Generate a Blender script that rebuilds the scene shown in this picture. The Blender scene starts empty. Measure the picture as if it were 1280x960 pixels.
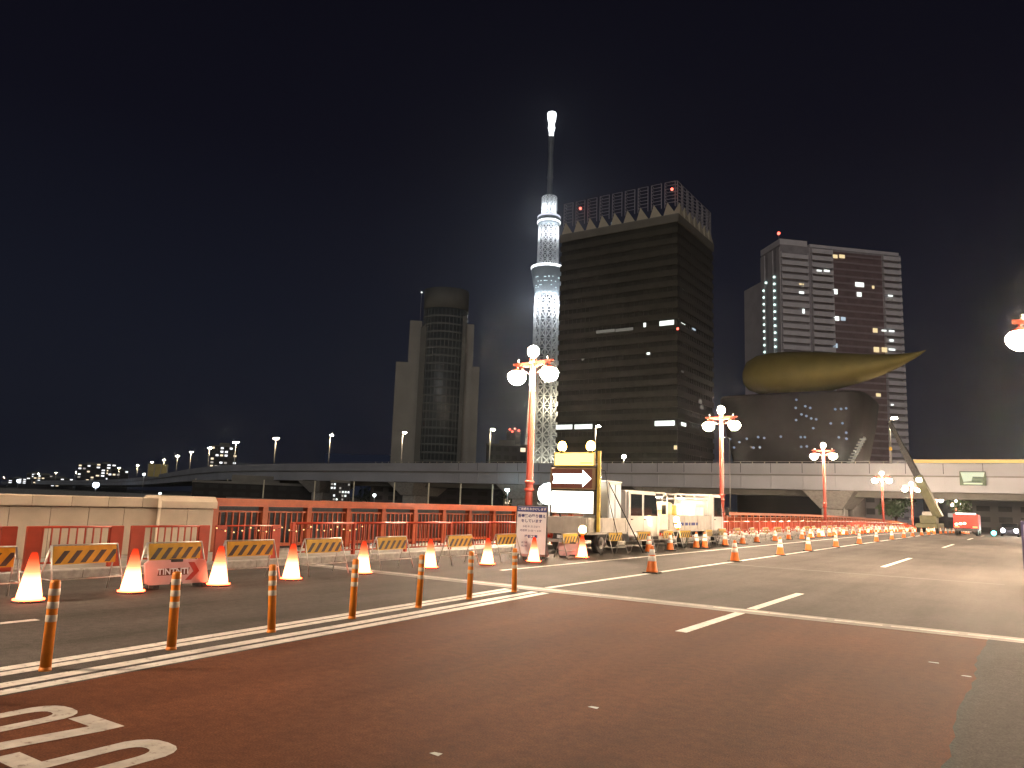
import bpy, math, random
from mathutils import Vector, Matrix
random.seed(7)
R = math.radians
sc = bpy.context.scene
col = sc.collection

# ---------------------------------------------------------------- camera
EYE = Vector((0.0, 0.0, 1.69))
FPX = 960.0                      # focal length in photo pixels (1280 wide)
YAW, PITCH, ROLL = R(-33.81), R(8.759), R(2.0)
_fw = Vector((math.sin(YAW)*math.cos(PITCH), math.cos(YAW)*math.cos(PITCH), math.sin(PITCH)))
_rt = Vector((math.cos(YAW), -math.sin(YAW), 0)); _up = _rt.cross(_fw)
CR = math.cos(ROLL)*_rt + math.sin(ROLL)*_up
CU = -math.sin(ROLL)*_rt + math.cos(ROLL)*_up
cam = bpy.data.cameras.new('camera'); cam_o = bpy.data.objects.new('camera', cam); col.objects.link(cam_o)
cam.sensor_fit = 'HORIZONTAL'; cam.sensor_width = 36; cam.lens = 36*FPX/1280
cam.clip_start = 0.05; cam.clip_end = 12000
M3 = Matrix((CR, CU, -_fw)).transposed()
cam_o.matrix_world = Matrix.Translation(EYE) @ M3.to_4x4()
sc.camera = cam_o

# ---------------------------------------------------------------- sky, city glow, exposure
w = bpy.data.worlds.new('World'); sc.world = w; w.use_nodes = True
nt = w.node_tree; nt.nodes.clear()
wo = nt.nodes.new('ShaderNodeOutputWorld'); bg = nt.nodes.new('ShaderNodeBackground')
tc = nt.nodes.new('ShaderNodeTexCoord'); sx = nt.nodes.new('ShaderNodeSeparateXYZ')
rp = nt.nodes.new('ShaderNodeValToRGB'); sky = nt.nodes.new('ShaderNodeTexSky')
sky.sky_type = 'NISHITA'; sky.sun_disc = False; sky.sun_elevation = R(-4); sky.sun_rotation = R(200)
nt.links.new(tc.outputs['Generated'], sx.inputs[0]); nt.links.new(sx.outputs['Z'], rp.inputs[0])
e = rp.color_ramp.elements
e[0].position = 0.0; e[0].color = (0.0110, 0.0130, 0.0215, 1)
e[1].position = 0.75; e[1].color = (0.0022, 0.0018, 0.0044, 1)
q = e.new(0.22); q.color = (0.0066, 0.0078, 0.0148, 1)
q = e.new(0.42); q.color = (0.0036, 0.0034, 0.0078, 1)
mx = nt.nodes.new('ShaderNodeMix'); mx.data_type = 'RGBA'; mx.blend_type = 'ADD'; mx.inputs[0].default_value = 0.05
nt.links.new(rp.outputs[0], mx.inputs[6]); nt.links.new(sky.outputs[0], mx.inputs[7])
nt.links.new(mx.outputs[2], bg.inputs[0]); bg.inputs[1].default_value = 1.0
nt.links.new(bg.outputs[0], wo.inputs[0])
sun = bpy.data.lights.new('sun', 'SUN'); sun.energy = 0.38; sun.angle = R(28); sun.color = (1.0, 0.93, 0.84)
sun_o = bpy.data.objects.new('sun', sun); col.objects.link(sun_o)
sun_o.rotation_euler = Vector((-0.38, 0.86, -0.30)).to_track_quat('-Z', 'Y').to_euler()
sc.view_settings.view_transform = 'Standard'; sc.view_settings.look = 'None'
sc.view_settings.exposure = 0.0; sc.view_settings.gamma = 1.0
sc.render.engine = 'CYCLES'
cy = sc.cycles
cy.use_denoising = True; cy.use_light_tree = True
cy.sample_clamp_indirect = 4.0; cy.sample_clamp_direct = 0.0
cy.max_bounces = 5; cy.diffuse_bounces = 2; cy.glossy_bounces = 3; cy.transmission_bounces = 3
cy.caustics_reflective = False; cy.caustics_refractive = False; cy.blur_glossy = 1.0

# ---------------------------------------------------------------- pixel helpers (photo pixels, 1280 x 960)
def ray(px, py): return CR*((px-640)/FPX) + CU*((480-py)/FPX) + _fw
def at_z(px, py, Z): d = ray(px, py); return EYE + d*((Z-EYE.z)/d.z)
def at_y(px, py, Y): d = ray(px, py); return EYE + d*(Y/d.y)
def at_x(px, py, X): d = ray(px, py); return EYE + d*(X/d.x)
def dz(Y):                      # the deck falls away beyond its crest
    return 0.0 if Y < 70 else -1.2*min(1.15, (Y-70)/90)**2

# ---------------------------------------------------------------- materials
MATS = {}
def mat(name, c, rough=0.6, metal=0.0, var=0.25, scale=3.0, bump=0.0, bscale=60, emit=None, estr=0.0, coat=0.0, detail=6, spec=0.5):
    if name in MATS: return MATS[name]
    m = bpy.data.materials.new(name); m.use_nodes = True; n = m.node_tree; b = n.nodes['Principled BSDF']
    b.inputs['Roughness'].default_value = rough; b.inputs['Metallic'].default_value = metal
    b.inputs['Specular IOR Level'].default_value = spec
    if coat: b.inputs['Coat Weight'].default_value = coat
    t = n.nodes.new('ShaderNodeTexCoord')
    nz = n.nodes.new('ShaderNodeTexNoise'); nz.inputs['Scale'].default_value = scale; nz.inputs['Detail'].default_value = detail
    n.links.new(t.outputs['Object'], nz.inputs['Vector'])
    cr = n.nodes.new('ShaderNodeValToRGB')
    lo = [max(0, x*(1-var)) for x in c]; hi = [min(1, x*(1+var)) for x in c]
    cr.color_ramp.elements[0].color = (*lo, 1); cr.color_ramp.elements[1].color = (*hi, 1)
    cr.color_ramp.elements[0].position = 0.3; cr.color_ramp.elements[1].position = 0.7
    n.links.new(nz.outputs['Fac'], cr.inputs[0]); n.links.new(cr.outputs[0], b.inputs['Base Color'])
    if bump:
        n2 = n.nodes.new('ShaderNodeTexNoise'); n2.inputs['Scale'].default_value = bscale; n2.inputs['Detail'].default_value = 4
        n.links.new(t.outputs['Object'], n2.inputs['Vector'])
        bp = n.nodes.new('ShaderNodeBump'); bp.inputs['Strength'].default_value = bump; bp.inputs['Distance'].default_value = 0.02
        n.links.new(n2.outputs['Fac'], bp.inputs['Height']); n.links.new(bp.outputs[0], b.inputs['Normal'])
    if emit:
        b.inputs['Emission Color'].default_value = (*emit, 1); b.inputs['Emission Strength'].default_value = estr
    MATS[name] = m
    return m

def asphalt(name, c, c2, patch=(0.75, 1.2)):
    m = bpy.data.materials.new(name); m.use_nodes = True; n = m.node_tree; b = n.nodes['Principled BSDF']
    t = n.nodes.new('ShaderNodeTexCoord')
    def noise(s, d=5, rough=0.6, vec=None):
        z = n.nodes.new('ShaderNodeTexNoise'); z.inputs['Scale'].default_value = s; z.inputs['Detail'].default_value = d
        z.inputs['Roughness'].default_value = rough
        n.links.new(vec or t.outputs['Object'], z.inputs['Vector']); return z
    mp = n.nodes.new('ShaderNodeMapping'); mp.inputs['Scale'].default_value = (1.0, 0.12, 1)
    n.links.new(t.outputs['Object'], mp.inputs['Vector'])
    fine = noise(70, 3); big = noise(0.35, 5); streak = noise(1.1, 4, 0.6, mp.outputs[0])
    r1 = n.nodes.new('ShaderNodeValToRGB'); r1.color_ramp.elements[0].color = (*c, 1); r1.color_ramp.elements[1].color = (*c2, 1)
    r1.color_ramp.elements[0].position = 0.35; r1.color_ramp.elements[1].position = 0.72
    n.links.new(fine.outputs['Fac'], r1.inputs[0])
    r2 = n.nodes.new('ShaderNodeMapRange'); r2.inputs[1].default_value = 0.3; r2.inputs[2].default_value = 0.7
    r2.inputs[3].default_value = patch[0]; r2.inputs[4].default_value = patch[1]
    ad = n.nodes.new('ShaderNodeMath'); ad.operation = 'MULTIPLY_ADD'; ad.inputs[1].default_value = 0.5
    hf = n.nodes.new('ShaderNodeMath'); hf.operation = 'MULTIPLY'; hf.inputs[1].default_value = 0.5
    n.links.new(streak.outputs['Fac'], hf.inputs[0]); n.links.new(big.outputs['Fac'], ad.inputs[0]); n.links.new(hf.outputs[0], ad.inputs[2])
    n.links.new(ad.outputs[0], r2.inputs[0])
    mm = n.nodes.new('ShaderNodeMix'); mm.data_type = 'RGBA'; mm.blend_type = 'MULTIPLY'; mm.inputs[0].default_value = 1
    mid_ = noise(9, 6, 0.75); r4 = n.nodes.new('ShaderNodeMapRange'); r4.inputs[1].default_value = 0.3; r4.inputs[2].default_value = 0.7; r4.inputs[3].default_value = 0.74; r4.inputs[4].default_value = 1.28
    n.links.new(mid_.outputs['Fac'], r4.inputs[0]); mu_ = n.nodes.new('ShaderNodeMath'); mu_.operation = 'MULTIPLY'
    n.links.new(r2.outputs[0], mu_.inputs[0]); n.links.new(r4.outputs[0], mu_.inputs[1])
    n.links.new(r1.outputs[0], mm.inputs[6]); n.links.new(mu_.outputs[0], mm.inputs[7]); n.links.new(mm.outputs[2], b.inputs['Base Color'])
    bp = n.nodes.new('ShaderNodeBump'); bp.inputs['Strength'].default_value = 0.5; bp.inputs['Distance'].default_value = 0.006
    n.links.new(fine.outputs['Fac'], bp.inputs['Height']); n.links.new(bp.outputs[0], b.inputs['Normal'])
    r3 = n.nodes.new('ShaderNodeMapRange'); r3.inputs[3].default_value = 0.72; r3.inputs[4].default_value = 0.92
    n.links.new(big.outputs['Fac'], r3.inputs[0]); n.links.new(r3.outputs[0], b.inputs['Roughness'])
    b.inputs['Specular IOR Level'].default_value = 0.12
    MATS[name] = m; return m

def emitter(name, c, s):
    if name in MATS: return MATS[name]
    m = bpy.data.materials.new(name); m.use_nodes = True; n = m.node_tree; n.nodes.clear()
    o = n.nodes.new('ShaderNodeOutputMaterial'); em = n.nodes.new('ShaderNodeEmission')
    em.inputs[0].default_value = (*c, 1); em.inputs[1].default_value = s
    n.links.new(em.outputs[0], o.inputs[0]); MATS[name] = m; return m

ASPH = asphalt('asphalt_grey', (0.054, 0.049, 0.046), (0.110, 0.100, 0.093), (0.45, 1.45))
ASPR = asphalt('asphalt_red', (0.080, 0.0270, 0.0120), (0.165, 0.056, 0.0245), (0.52, 1.4))
ASPE = asphalt('asphalt_rough_edge', (0.032, 0.031, 0.028), (0.098, 0.092, 0.082), (0.55, 1.25))
def paint(name, c, worn, wear):
    m = mat(name, c, 0.62, var=0.18, scale=7, bump=0.25, bscale=40); n = m.node_tree; b = n.nodes['Principled BSDF']
    src = b.inputs['Base Color'].links[0].from_socket; t = [x for x in n.nodes if x.type == 'TEX_COORD'][0]
    z = n.nodes.new('ShaderNodeTexNoise'); z.inputs['Scale'].default_value = 14; z.inputs['Detail'].default_value = 9; z.inputs['Roughness'].default_value = 0.72
    n.links.new(t.outputs['Object'], z.inputs['Vector'])
    r = n.nodes.new('ShaderNodeMapRange'); r.inputs[1].default_value = wear; r.inputs[2].default_value = wear+0.09
    n.links.new(z.outputs['Fac'], r.inputs[0])
    x = n.nodes.new('ShaderNodeMix'); x.data_type = 'RGBA'; x.inputs[6].default_value = (*worn, 1)
    n.links.new(r.outputs[0], x.inputs[0]); n.links.new(src, x.inputs[7]); n.links.new(x.outputs[2], b.inputs['Base Color'])
    return m
PAINT = paint('road_paint_white', (0.70, 0.68, 0.64), (0.13, 0.12, 0.11), 0.33)
PAINTW = paint('road_paint_worn', (0.48, 0.46, 0.43), (0.20, 0.15, 0.13), 0.345)
CONC = mat('concrete', (0.34, 0.33, 0.31), 0.8, var=0.2, scale=2, bump=0.15)
PAVE = mat('paving', (0.22, 0.205, 0.185), 0.8, var=0.25, scale=3, bump=0.2, bscale=25)
KERB = mat('kerb_granite', (0.36, 0.35, 0.33), 0.75, var=0.25, scale=8, bump=0.2)
STONE = mat('parapet_stone', (0.50, 0.43, 0.34), 0.65, var=0.13, scale=1.6, bump=0.08, bscale=80)
REDP = mat('red_paint', (0.42, 0.050, 0.022), 0.38, var=0.16, scale=4, coat=0.2)
REDL = mat('lamp_post_red', (0.47, 0.075, 0.048), 0.35, var=0.12, scale=3, coat=0.25)
REDD = mat('railing_vermilion', (0.36, 0.070, 0.016), 0.42, var=0.2, scale=5, coat=0.1)
ORNG = mat('orange_plastic', (0.78, 0.235, 0.018), 0.42, var=0.14, scale=10)
ORNC = mat('cone_orange', (0.74, 0.165, 0.014), 0.45, var=0.16, scale=8)
RUBB = mat('black_rubber', (0.035, 0.035, 0.035), 0.75, var=0.3, scale=8)
REFL = mat('reflective_band', (0.82, 0.80, 0.76), 0.35, var=0.07, scale=14)
YELB = mat('barricade_yellow', (0.44, 0.275, 0.009), 0.45, var=0.18, scale=6)
BLAK = mat('stripe_black', (0.028, 0.026, 0.025), 0.5, var=0.3, scale=8)
STEEL = mat('galvanised_steel', (0.48, 0.47, 0.46), 0.42, 0.75, var=0.2, scale=8)
DKST = mat('dark_steel', (0.055, 0.055, 0.058), 0.45, 0.5, var=0.3, scale=6)
GRNST = mat('boom_olive_steel', (0.13, 0.13, 0.065), 0.5, 0.1, var=0.2, scale=2)
WHTP = mat('truck_white_paint', (0.72, 0.71, 0.68), 0.28, var=0.06, scale=2, coat=0.4)
SILP = mat('truck_bed_grey', (0.50, 0.48, 0.44), 0.4, 0.2, var=0.14, scale=3)
GLAS = mat('vehicle_glass', (0.02, 0.025, 0.03), 0.06, var=0.1, scale=1)
PINK = mat('pink_panel', (0.72, 0.44, 0.44), 0.4, var=0.08, scale=5)
CRIM = mat('crimson_print', (0.42, 0.045, 0.035), 0.5, var=0.1, scale=5)
SIGNW = mat('sign_white', (0.86, 0.88, 0.92), 0.4, var=0.04, scale=4)
SIGNB = mat('sign_blue', (0.035, 0.05, 0.24), 0.4, var=0.08, scale=4)
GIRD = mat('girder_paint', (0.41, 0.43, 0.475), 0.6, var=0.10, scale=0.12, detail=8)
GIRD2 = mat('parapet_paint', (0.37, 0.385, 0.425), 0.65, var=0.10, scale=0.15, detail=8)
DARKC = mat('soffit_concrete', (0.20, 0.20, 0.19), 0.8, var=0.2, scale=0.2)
WATER = mat('river_water', (0.006, 0.010, 0.013), 0.08, var=0.2, scale=0.05, bump=0.6, bscale=0.9)
GRND = mat('city_ground', (0.10, 0.10, 0.095), 0.9, var=0.3, scale=0.05)
LAMPG = emitter('lamp_globe_light', (1.0, 0.725, 0.495), 1550)
LAMPT = emitter('lamp_top_globe_light', (1.0, 0.74, 0.48), 600)
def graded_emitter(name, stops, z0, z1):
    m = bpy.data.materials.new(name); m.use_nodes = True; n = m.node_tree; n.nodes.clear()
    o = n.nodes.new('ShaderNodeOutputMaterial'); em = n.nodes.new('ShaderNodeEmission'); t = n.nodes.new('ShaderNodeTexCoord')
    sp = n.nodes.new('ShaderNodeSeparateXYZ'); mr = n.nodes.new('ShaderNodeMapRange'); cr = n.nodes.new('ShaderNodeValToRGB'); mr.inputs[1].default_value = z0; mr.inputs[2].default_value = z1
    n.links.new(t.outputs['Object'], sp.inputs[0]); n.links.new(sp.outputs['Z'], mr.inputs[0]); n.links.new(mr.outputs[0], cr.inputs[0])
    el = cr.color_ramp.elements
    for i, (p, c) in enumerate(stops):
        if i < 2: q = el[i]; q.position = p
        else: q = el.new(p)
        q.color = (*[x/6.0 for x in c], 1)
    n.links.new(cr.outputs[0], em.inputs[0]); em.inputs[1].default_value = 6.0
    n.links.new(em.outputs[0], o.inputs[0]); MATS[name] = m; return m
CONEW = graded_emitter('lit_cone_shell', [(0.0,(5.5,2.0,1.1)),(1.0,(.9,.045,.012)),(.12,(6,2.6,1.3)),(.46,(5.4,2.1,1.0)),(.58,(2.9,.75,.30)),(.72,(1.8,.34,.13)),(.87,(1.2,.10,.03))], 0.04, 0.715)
CONER = emitter('lit_cone_top', (1.0, 0.115, 0.03), 1.15)
CONEB = emitter('lit_cone_base', (1.0, 0.06, 0.018), 32.0)
AMBER = emitter('amber_beacon_light', (1.0, 0.60, 0.12), 48)
FLASH = emitter('warning_flash_light', (1.0, 0.72, 0.32), 24)
LEDW = emitter('led_panel_white', (1.0, 0.97, 0.90), 5.0)
LEDY = emitter('led_panel_yellow', (1.0, 0.80, 0.24), 2.4)
ARROW = emitter('arrow_light', (1.0, 0.94, 0.90), 5.0)
BALLN = emitter('balloon_light', (0.92, 1.0, 0.97), 7)
HWL = emitter('highway_lamp_light', (1.0, 0.80, 0.52), 260)
REDBC = emitter('aviation_red_light', (1.0, 0.12, 0.08), 5)
WINW = emitter('window_light_white', (0.93, 1.0, 0.94), 1.5)
WINY = emitter('window_light_warm', (1.0, 0.78, 0.42), 1.0)
WINB = emitter('window_light_cool', (0.70, 0.86, 1.0), 0.7)
WIND = emitter('window_light_dim', (0.9, 0.85, 0.72), 0.16)
EDGEGLOW = emitter('barrier_edge_glow', (1.0, 0.60, 0.20), 1.1)  # lamp-lit barrier edge, its light put in as emission
SIGNL = emitter('guide_sign_light', (0.92, 0.95, 0.66), 0.95)
TAILR = emitter('tail_light', (1.0, 0.05, 0.02), 14)
HEADL = emitter('head_light', (0.95, 0.96, 1.0), 160)
CYAN = emitter('green_signal_light', (0.10, 0.95, 0.80), 26)

# ---------------------------------------------------------------- mesh helpers
KIDS = {}
class MB:
    def __init__(s): s.v = []; s.f = []; s.sm = []
    def add(s, vs, fs, smooth=False):
        o = len(s.v); s.v += [tuple(x) for x in vs]; s.f += [tuple(o+i for i in f) for f in fs]; s.sm += [smooth]*len(fs); return s
    def hexa(s, p):        # p: 4 bottom + 4 top points
        return s.add(p, [(3,2,1,0),(4,5,6,7),(0,1,5,4),(1,2,6,5),(2,3,7,6),(3,0,4,7)])
    def box(s, x0, x1, y0, y1, z0, z1):
        return s.hexa([(x0,y0,z0),(x1,y0,z0),(x1,y1,z0),(x0,y1,z0),(x0,y0,z1),(x1,y0,z1),(x1,y1,z1),(x0,y1,z1)])
    def cbox(s, c, d): return s.box(c[0]-d[0]/2, c[0]+d[0]/2, c[1]-d[1]/2, c[1]+d[1]/2, c[2]-d[2]/2, c[2]+d[2]/2)
    def bbox(s, x0, x1, y0, y1, z0, z1, b=0.01):   # box with a chamfer all round (in x/z and y/z outline)
        vs = []
        for z, i in ((z0, b), (z0+b, 0), (z1-b, 0), (z1, b)):
            vs += [(x0+i,y0+i,z),(x1-i,y0+i,z),(x1-i,y1-i,z),(x0+i,y1-i,z)]
        fs = [(3,2,1,0),(12,13,14,15)]
        for k in range(3):
            for j in range(4): fs.append((k*4+j, k*4+(j+1)%4, k*4+4+(j+1)%4, k*4+4+j))
        return s.add(vs, fs)
    def bar(s, p, q, w, h=None):
        p = Vector(p); q = Vector(q); d = (q-p).normalized(); h = h or w
        a = d.cross(Vector((0,0,1)))
        if a.length < 1e-4: a = Vector((1,0,0))
        a.normalize(); b = a.cross(d).normalized(); a = a*(w/2); b = b*(h/2)
        return s.hexa([p-a-b, p+a-b, p+a+b, p-a+b, q-a-b, q+a-b, q+a+b, q-a+b])
    def tube(s, p, q, r1, r2=None, n=10, caps=True):
        p = Vector(p); q = Vector(q); d = (q-p).normalized(); r2 = r1 if r2 is None else r2
        a = d.cross(Vector((0,0,1)))
        if a.length < 1e-4: a = Vector((1,0,0))
        a.normalize(); b = d.cross(a)
        vs = []
        for c, r in ((p, r1), (q, r2)):
            for k in range(n):
                t = 2*math.pi*k/n; vs.append(c + (a*math.cos(t)+b*math.sin(t))*r)
        s.add(vs, [(k, (k+1)%n, n+(k+1)%n, n+k) for k in range(n)], True)
        if caps:
            o = len(s.v)-2*n
            s.f += [tuple(o+n-1-k for k in range(n)), tuple(o+n+k for k in range(n))]; s.sm += [False]*2
        return s
    def path(s, pts, r, n=8):
        for a, b in zip(pts, pts[1:]): s.tube(a, b, r, n=n)
        return s
    def lathe(s, prof, n=16, c=(0,0,0), sx=1.0, sy=1.0):
        vs = []
        for r, z in prof:
            for k in range(n):
                t = 2*math.pi*k/n; vs.append((c[0]+r*sx*math.cos(t), c[1]+r*sy*math.sin(t), c[2]+z))
        fs = []
        for i in range(len(prof)-1):
            for k in range(n): fs.append((i*n+k, i*n+(k+1)%n, (i+1)*n+(k+1)%n, (i+1)*n+k))
        s.add(vs, fs, True)
        o = len(s.v)-len(vs)
        s.f += [tuple(o+n-1-k for k in range(n)), tuple(o+(len(prof)-1)*n+k for k in range(n))]; s.sm += [True]*2
        return s
    def ball(s, c, r, n=12, m=8, sz=1.0):
        return s.lathe([(max(1e-3, r*math.sin(math.pi*i/m)), -r*sz*math.cos(math.pi*i/m)) for i in range(m+1)], n, c)
    def prism(s, poly, fn):      # poly: 2D outline, fn(u, v, side) -> point
        n = len(poly); vs = [fn(u, v, 0) for u, v in poly] + [fn(u, v, 1) for u, v in poly]
        return s.add(vs, [tuple(range(n-1,-1,-1)), tuple(range(n, 2*n))] + [(k, (k+1)%n, n+(k+1)%n, n+k) for k in range(n)])
    def mesh(s, name):
        m = bpy.data.meshes.new(name); m.from_pydata(s.v, [], s.f); m.validate(); m.update()
        if len(m.polygons) == len(s.sm): m.polygons.foreach_set('use_smooth', s.sm)
        return m
    def build(s, name, material, parent=None, **tags):
        return obj(name, s.mesh(name), material, parent, **tags)

def obj(name, me, material, parent=None, loc=None, rot=None, label=None, cat=None, group=None, kind=None):
    if material and not me.materials: me.materials.append(material)
    o = bpy.data.objects.new(name, me); col.objects.link(o)
    if parent: o.parent = parent; KIDS.setdefault(parent.name, []).append(o)
    if loc: o.location = loc
    if rot: o.rotation_euler = rot
    if label: o['label'] = label
    if cat: o['category'] = cat
    if group: o['group'] = group
    if kind: o['kind'] = kind
    return o
def thing(name, label, cat, loc=(0,0,0), rz=0.0, group=None):
    o = bpy.data.objects.new(name, None); col.objects.link(o); o.empty_display_size = 0.2
    o.location = loc; o.rotation_euler = (0, 0, rz); o['label'] = label; o['category'] = cat
    if group: o['group'] = group
    return o
def dup(o, loc=None, rz=None, parent=None, label=None, group=None):
    c = o.copy(); col.objects.link(c); c.parent = parent
    if loc is not None: c.location = loc
    if rz is not None: c.rotation_euler = (0, 0, rz)
    if label: c['label'] = label
    if group: c['group'] = group
    if parent is not None: KIDS.setdefault(parent.name, []).append(c)
    for ch in KIDS.get(o.name, []): dup(ch, parent=c)
    return c
def ribbon(name, xs, ys, zoff, material, parent=None, kind=None, under=0.0):
    """sheet that follows the deck: xs = (x0, x1) or functions of Y"""
    vs = []; fs = []
    f0 = xs[0] if callable(xs[0]) else (lambda y: xs[0]); f1 = xs[1] if callable(xs[1]) else (lambda y: xs[1])
    for y in ys: vs += [(f0(y), y, dz(y)+zoff), (f1(y), y, dz(y)+zoff)]
    for k in range(len(ys)-1): fs.append((2*k, 2*k+1, 2*k+3, 2*k+2))
    m = bpy.data.meshes.new(name); m.from_pydata(vs, [], fs); m.update()
    return obj(name, m, material, parent, kind=kind)
def steps(a, b, s=5.0):
    n = max(1, int(math.ceil((b-a)/s))); return [a+(b-a)*k/n for k in range(n+1)]
def text_mesh(name, s, size, extrude=0.0, bold=0.0):
    c = bpy.data.curves.new(name, 'FONT'); c.body = s; c.size = size; c.align_x = 'CENTER'; c.align_y = 'CENTER'
    c.extrude = extrude; c.offset = bold; c.resolution_u = 3; c.fill_mode = 'FRONT' if extrude == 0 else 'BOTH'
    o = bpy.data.objects.new(name, c); col.objects.link(o)
    dg = bpy.context.evaluated_depsgraph_get(); me = bpy.data.meshes.new_from_object(o.evaluated_get(dg))
    bpy.data.objects.remove(o); bpy.data.curves.remove(c); me.name = name; me.materials.clear()
    return me

# ================================================================ SETTING
m = MB(); m.box(-6000, 6000, -3000, 13.4, -6, -0.03); m.build('riverbank_ground', GRND, kind='structure')
m = MB(); m.add([(-9000,149.5,-1.9),(9000,149.5,-1.9),(9000,9000,-1.9),(-9000,9000,-1.9)], [(0,1,2,3)]); m.build('ground', GRND, kind='structure')
m = MB(); m.add([(-9000,13.3,-5),(9000,13.3,-5),(9000,149.5,-5),(-9000,149.5,-5)], [(0,1,2,3)]); m.build('river_water', WATER, kind='structure')
# bridge deck body
m = MB()
ys = steps(13.2, 149.8, 6)
for a, b in zip(ys, ys[1:]):
    m.hexa([(-18.2,a,dz(a)-1.2),(2.4,a,dz(a)-1.2),(2.4,b,dz(b)-1.2),(-18.2,b,dz(b)-1.2),(-18.2,a,dz(a)-0.03),(2.4,a,dz(a)-0.03),(2.4,b,dz(b)-0.03),(-18.2,b,dz(b)-0.03)])
m.build('bridge_deck', DARKC, kind='structure')
ribbon('road', (-15.0, 0.05), steps(13.75, 420, 4), 0.0, ASPH, kind='structure')
sl = lambda x0: (lambda y: x0 - 0.068*(y-3.4))
ribbon('approach_road', (-15.0, sl(-7.0)), steps(-14, 13.2, 4), 0.0, ASPH, kind='structure')
ribbon('red_lane', (sl(-7.0), lambda y: -0.55+0.012*math.sin(y*2.1)), steps(-14, 13.2, 1), 0.0, ASPR, kind='structure')
ribbon('rough_verge', (lambda y: -0.59+0.012*math.sin(y*2.1)+0.018*math.sin(y*9.7)+.012*math.sin(y*23), 6.0), steps(-14, 13.2, 0.3), 0.006, ASPE, kind='structure')
# expansion joint across the road
ej = lambda y0: (lambda x: y0)
jt = MB(); jt.add([(-15,13.2,0.003),(6,13.2,0.003),(6,13.76,0.003),(-15,13.76,0.003)], [(0,1,2,3)]); jo = jt.build('expansion_joint', CONC, kind='structure')
m = MB(); x = -14.8; n = 0
while x < 1.6:
    L = random.choice([0.35, 0.6, 0.9, 1.4]); ya = 13.52+0.03*math.sin(x*0.9); wd = random.uniform(0.05, 0.11)
    m.add([(x,ya-wd/2,0.008),(x+L,ya-wd/2+random.uniform(-.02,.02),0.008),(x+L,ya+wd/2+random.uniform(-.02,.02),0.008),(x,ya+wd/2,0.008)], [(0,1,2,3)])
    x += L + random.choice([0.0, 0.0, 0.03, 0.12])
m.build('joint_seal', PAINT, jo)
m = MB(); m.add([(-15,13.30,0.006),(6,13.30,0.006),(6,13.35,0.006),(-15,13.35,0.006)], [(0,1,2,3)]); m.build('joint_groove', DKST, jo)
# painted markings
for a0, a1 in ((-8.06, -7.90), (-7.85, -7.70), (-7.44, -7.27), (-7.19, -7.03)):
    ribbon('road_marking', (sl(a0), sl(a1)), steps(-14, 13.0, 3), 0.004, PAINT, kind='structure')
ribbon('lane_line', (-8.28, -8.13), steps(13.8, 156, 4), 0.004, PAINT, kind='structure')
for a, b in ((-8, -2.5), (10.5, 13.18), (13.80, 17.3), (28.5, 35.8), (50.4, 57.9), (72, 79), (93, 100)):
    ribbon('lane_line', (-4.17, -4.0), steps(a, b, 3), 0.004, PAINT, kind='structure')
ribbon('lane_line', (-11.12, -10.98), steps(16.3, 150, 4), 0.004, PAINT, kind='structure')
for a, b in ((-9, -3), (0.5, 5.15)):
    ribbon('lane_line', (-10.68, -10.54), steps(a, b, 3), 0.004, PAINTW, kind='structure')
# patched seam in the asphalt, across the open lanes
ribbon('asphalt_seam', (-8.0, -0.6), [24.4, 24.52], 0.003, mat('seam_tar', (0.05,0.05,0.048), 0.6), kind='structure')
# digits 07-09 stencilled on the red lane
def ring_digit(m, xc, y1, hw=0.245, hh=0.80, t=0.135):
    yc = y1-hh; n = 20; out = []; inn = []
    for k in range(n):
        a = 2*math.pi*k/n; c, s_ = math.cos(a), math.sin(a)
        sq = lambda v: math.copysign(abs(v)**0.75, v)
        f = lambda W, H, B: (xc+W*sq(c), yc+(H-B)*(1 if s_ > 1e-6 else -1 if s_ < -1e-6 else 0)+B*sq(s_), 0.0045)
        out.append(f(hw, hh, 0.30)); inn.append(f(hw-t, hh-t*1.15, 0.22))
    m.add(out+inn, [(k, (k+1)%n, n+(k+1)%n, n+k) for k in range(n)])
m = MB()
ring_digit(m, -6.23, 3.36); ring_digit(m, -4.93, 3.34)
T, y1 = 0.16, 3.36
m.add([(-5.97,3.36,.0045),(-5.50,3.36,.0045),(-5.50,3.20,.0045),(-5.97,3.20,.0045)], [(3,2,1,0)])
m.add([(-5.675,3.20,.0045),(-5.50,3.20,.0045),(-5.70,1.76,.0045),(-5.87,1.76,.0045)], [(3,2,1,0)])
m.add([(-5.46,2.64,.0045),(-5.17,2.64,.0045),(-5.17,2.48,.0045),(-5.46,2.48,.0045)], [(3,2,1,0)])
ring_digit(m, -4.06, 3.30, hh=0.46); m.add([(-3.96,2.86,.0044),(-3.815,2.86,.0044),(-3.91,1.70,.0044),(-4.06,1.70,.0044)], [(3,2,1,0)])
m.build('road_marking', PAINTW, kind='structure')['label'] = 'large white digits 07-09 painted on the red lane'
# small litter / worn spots of paint
m = MB()
for px, py in ((1167,828),(1208,845),(742,884),(545,942)):
    p = at_z(px, py, 0.006)
    k = random.uniform(.04,.07); m.add([(p.x-k,p.y-.02,.006),(p.x+k,p.y-.03,.006),(p.x+k*.8,p.y+.03,.006),(p.x-k*.7,p.y+.02,.006)], [(0,1,2,3)])
m.build('paint_flecks', PAINTW, kind='stuff', label='small pale flecks of paint scattered on the red lane', cat='flecks')

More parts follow.
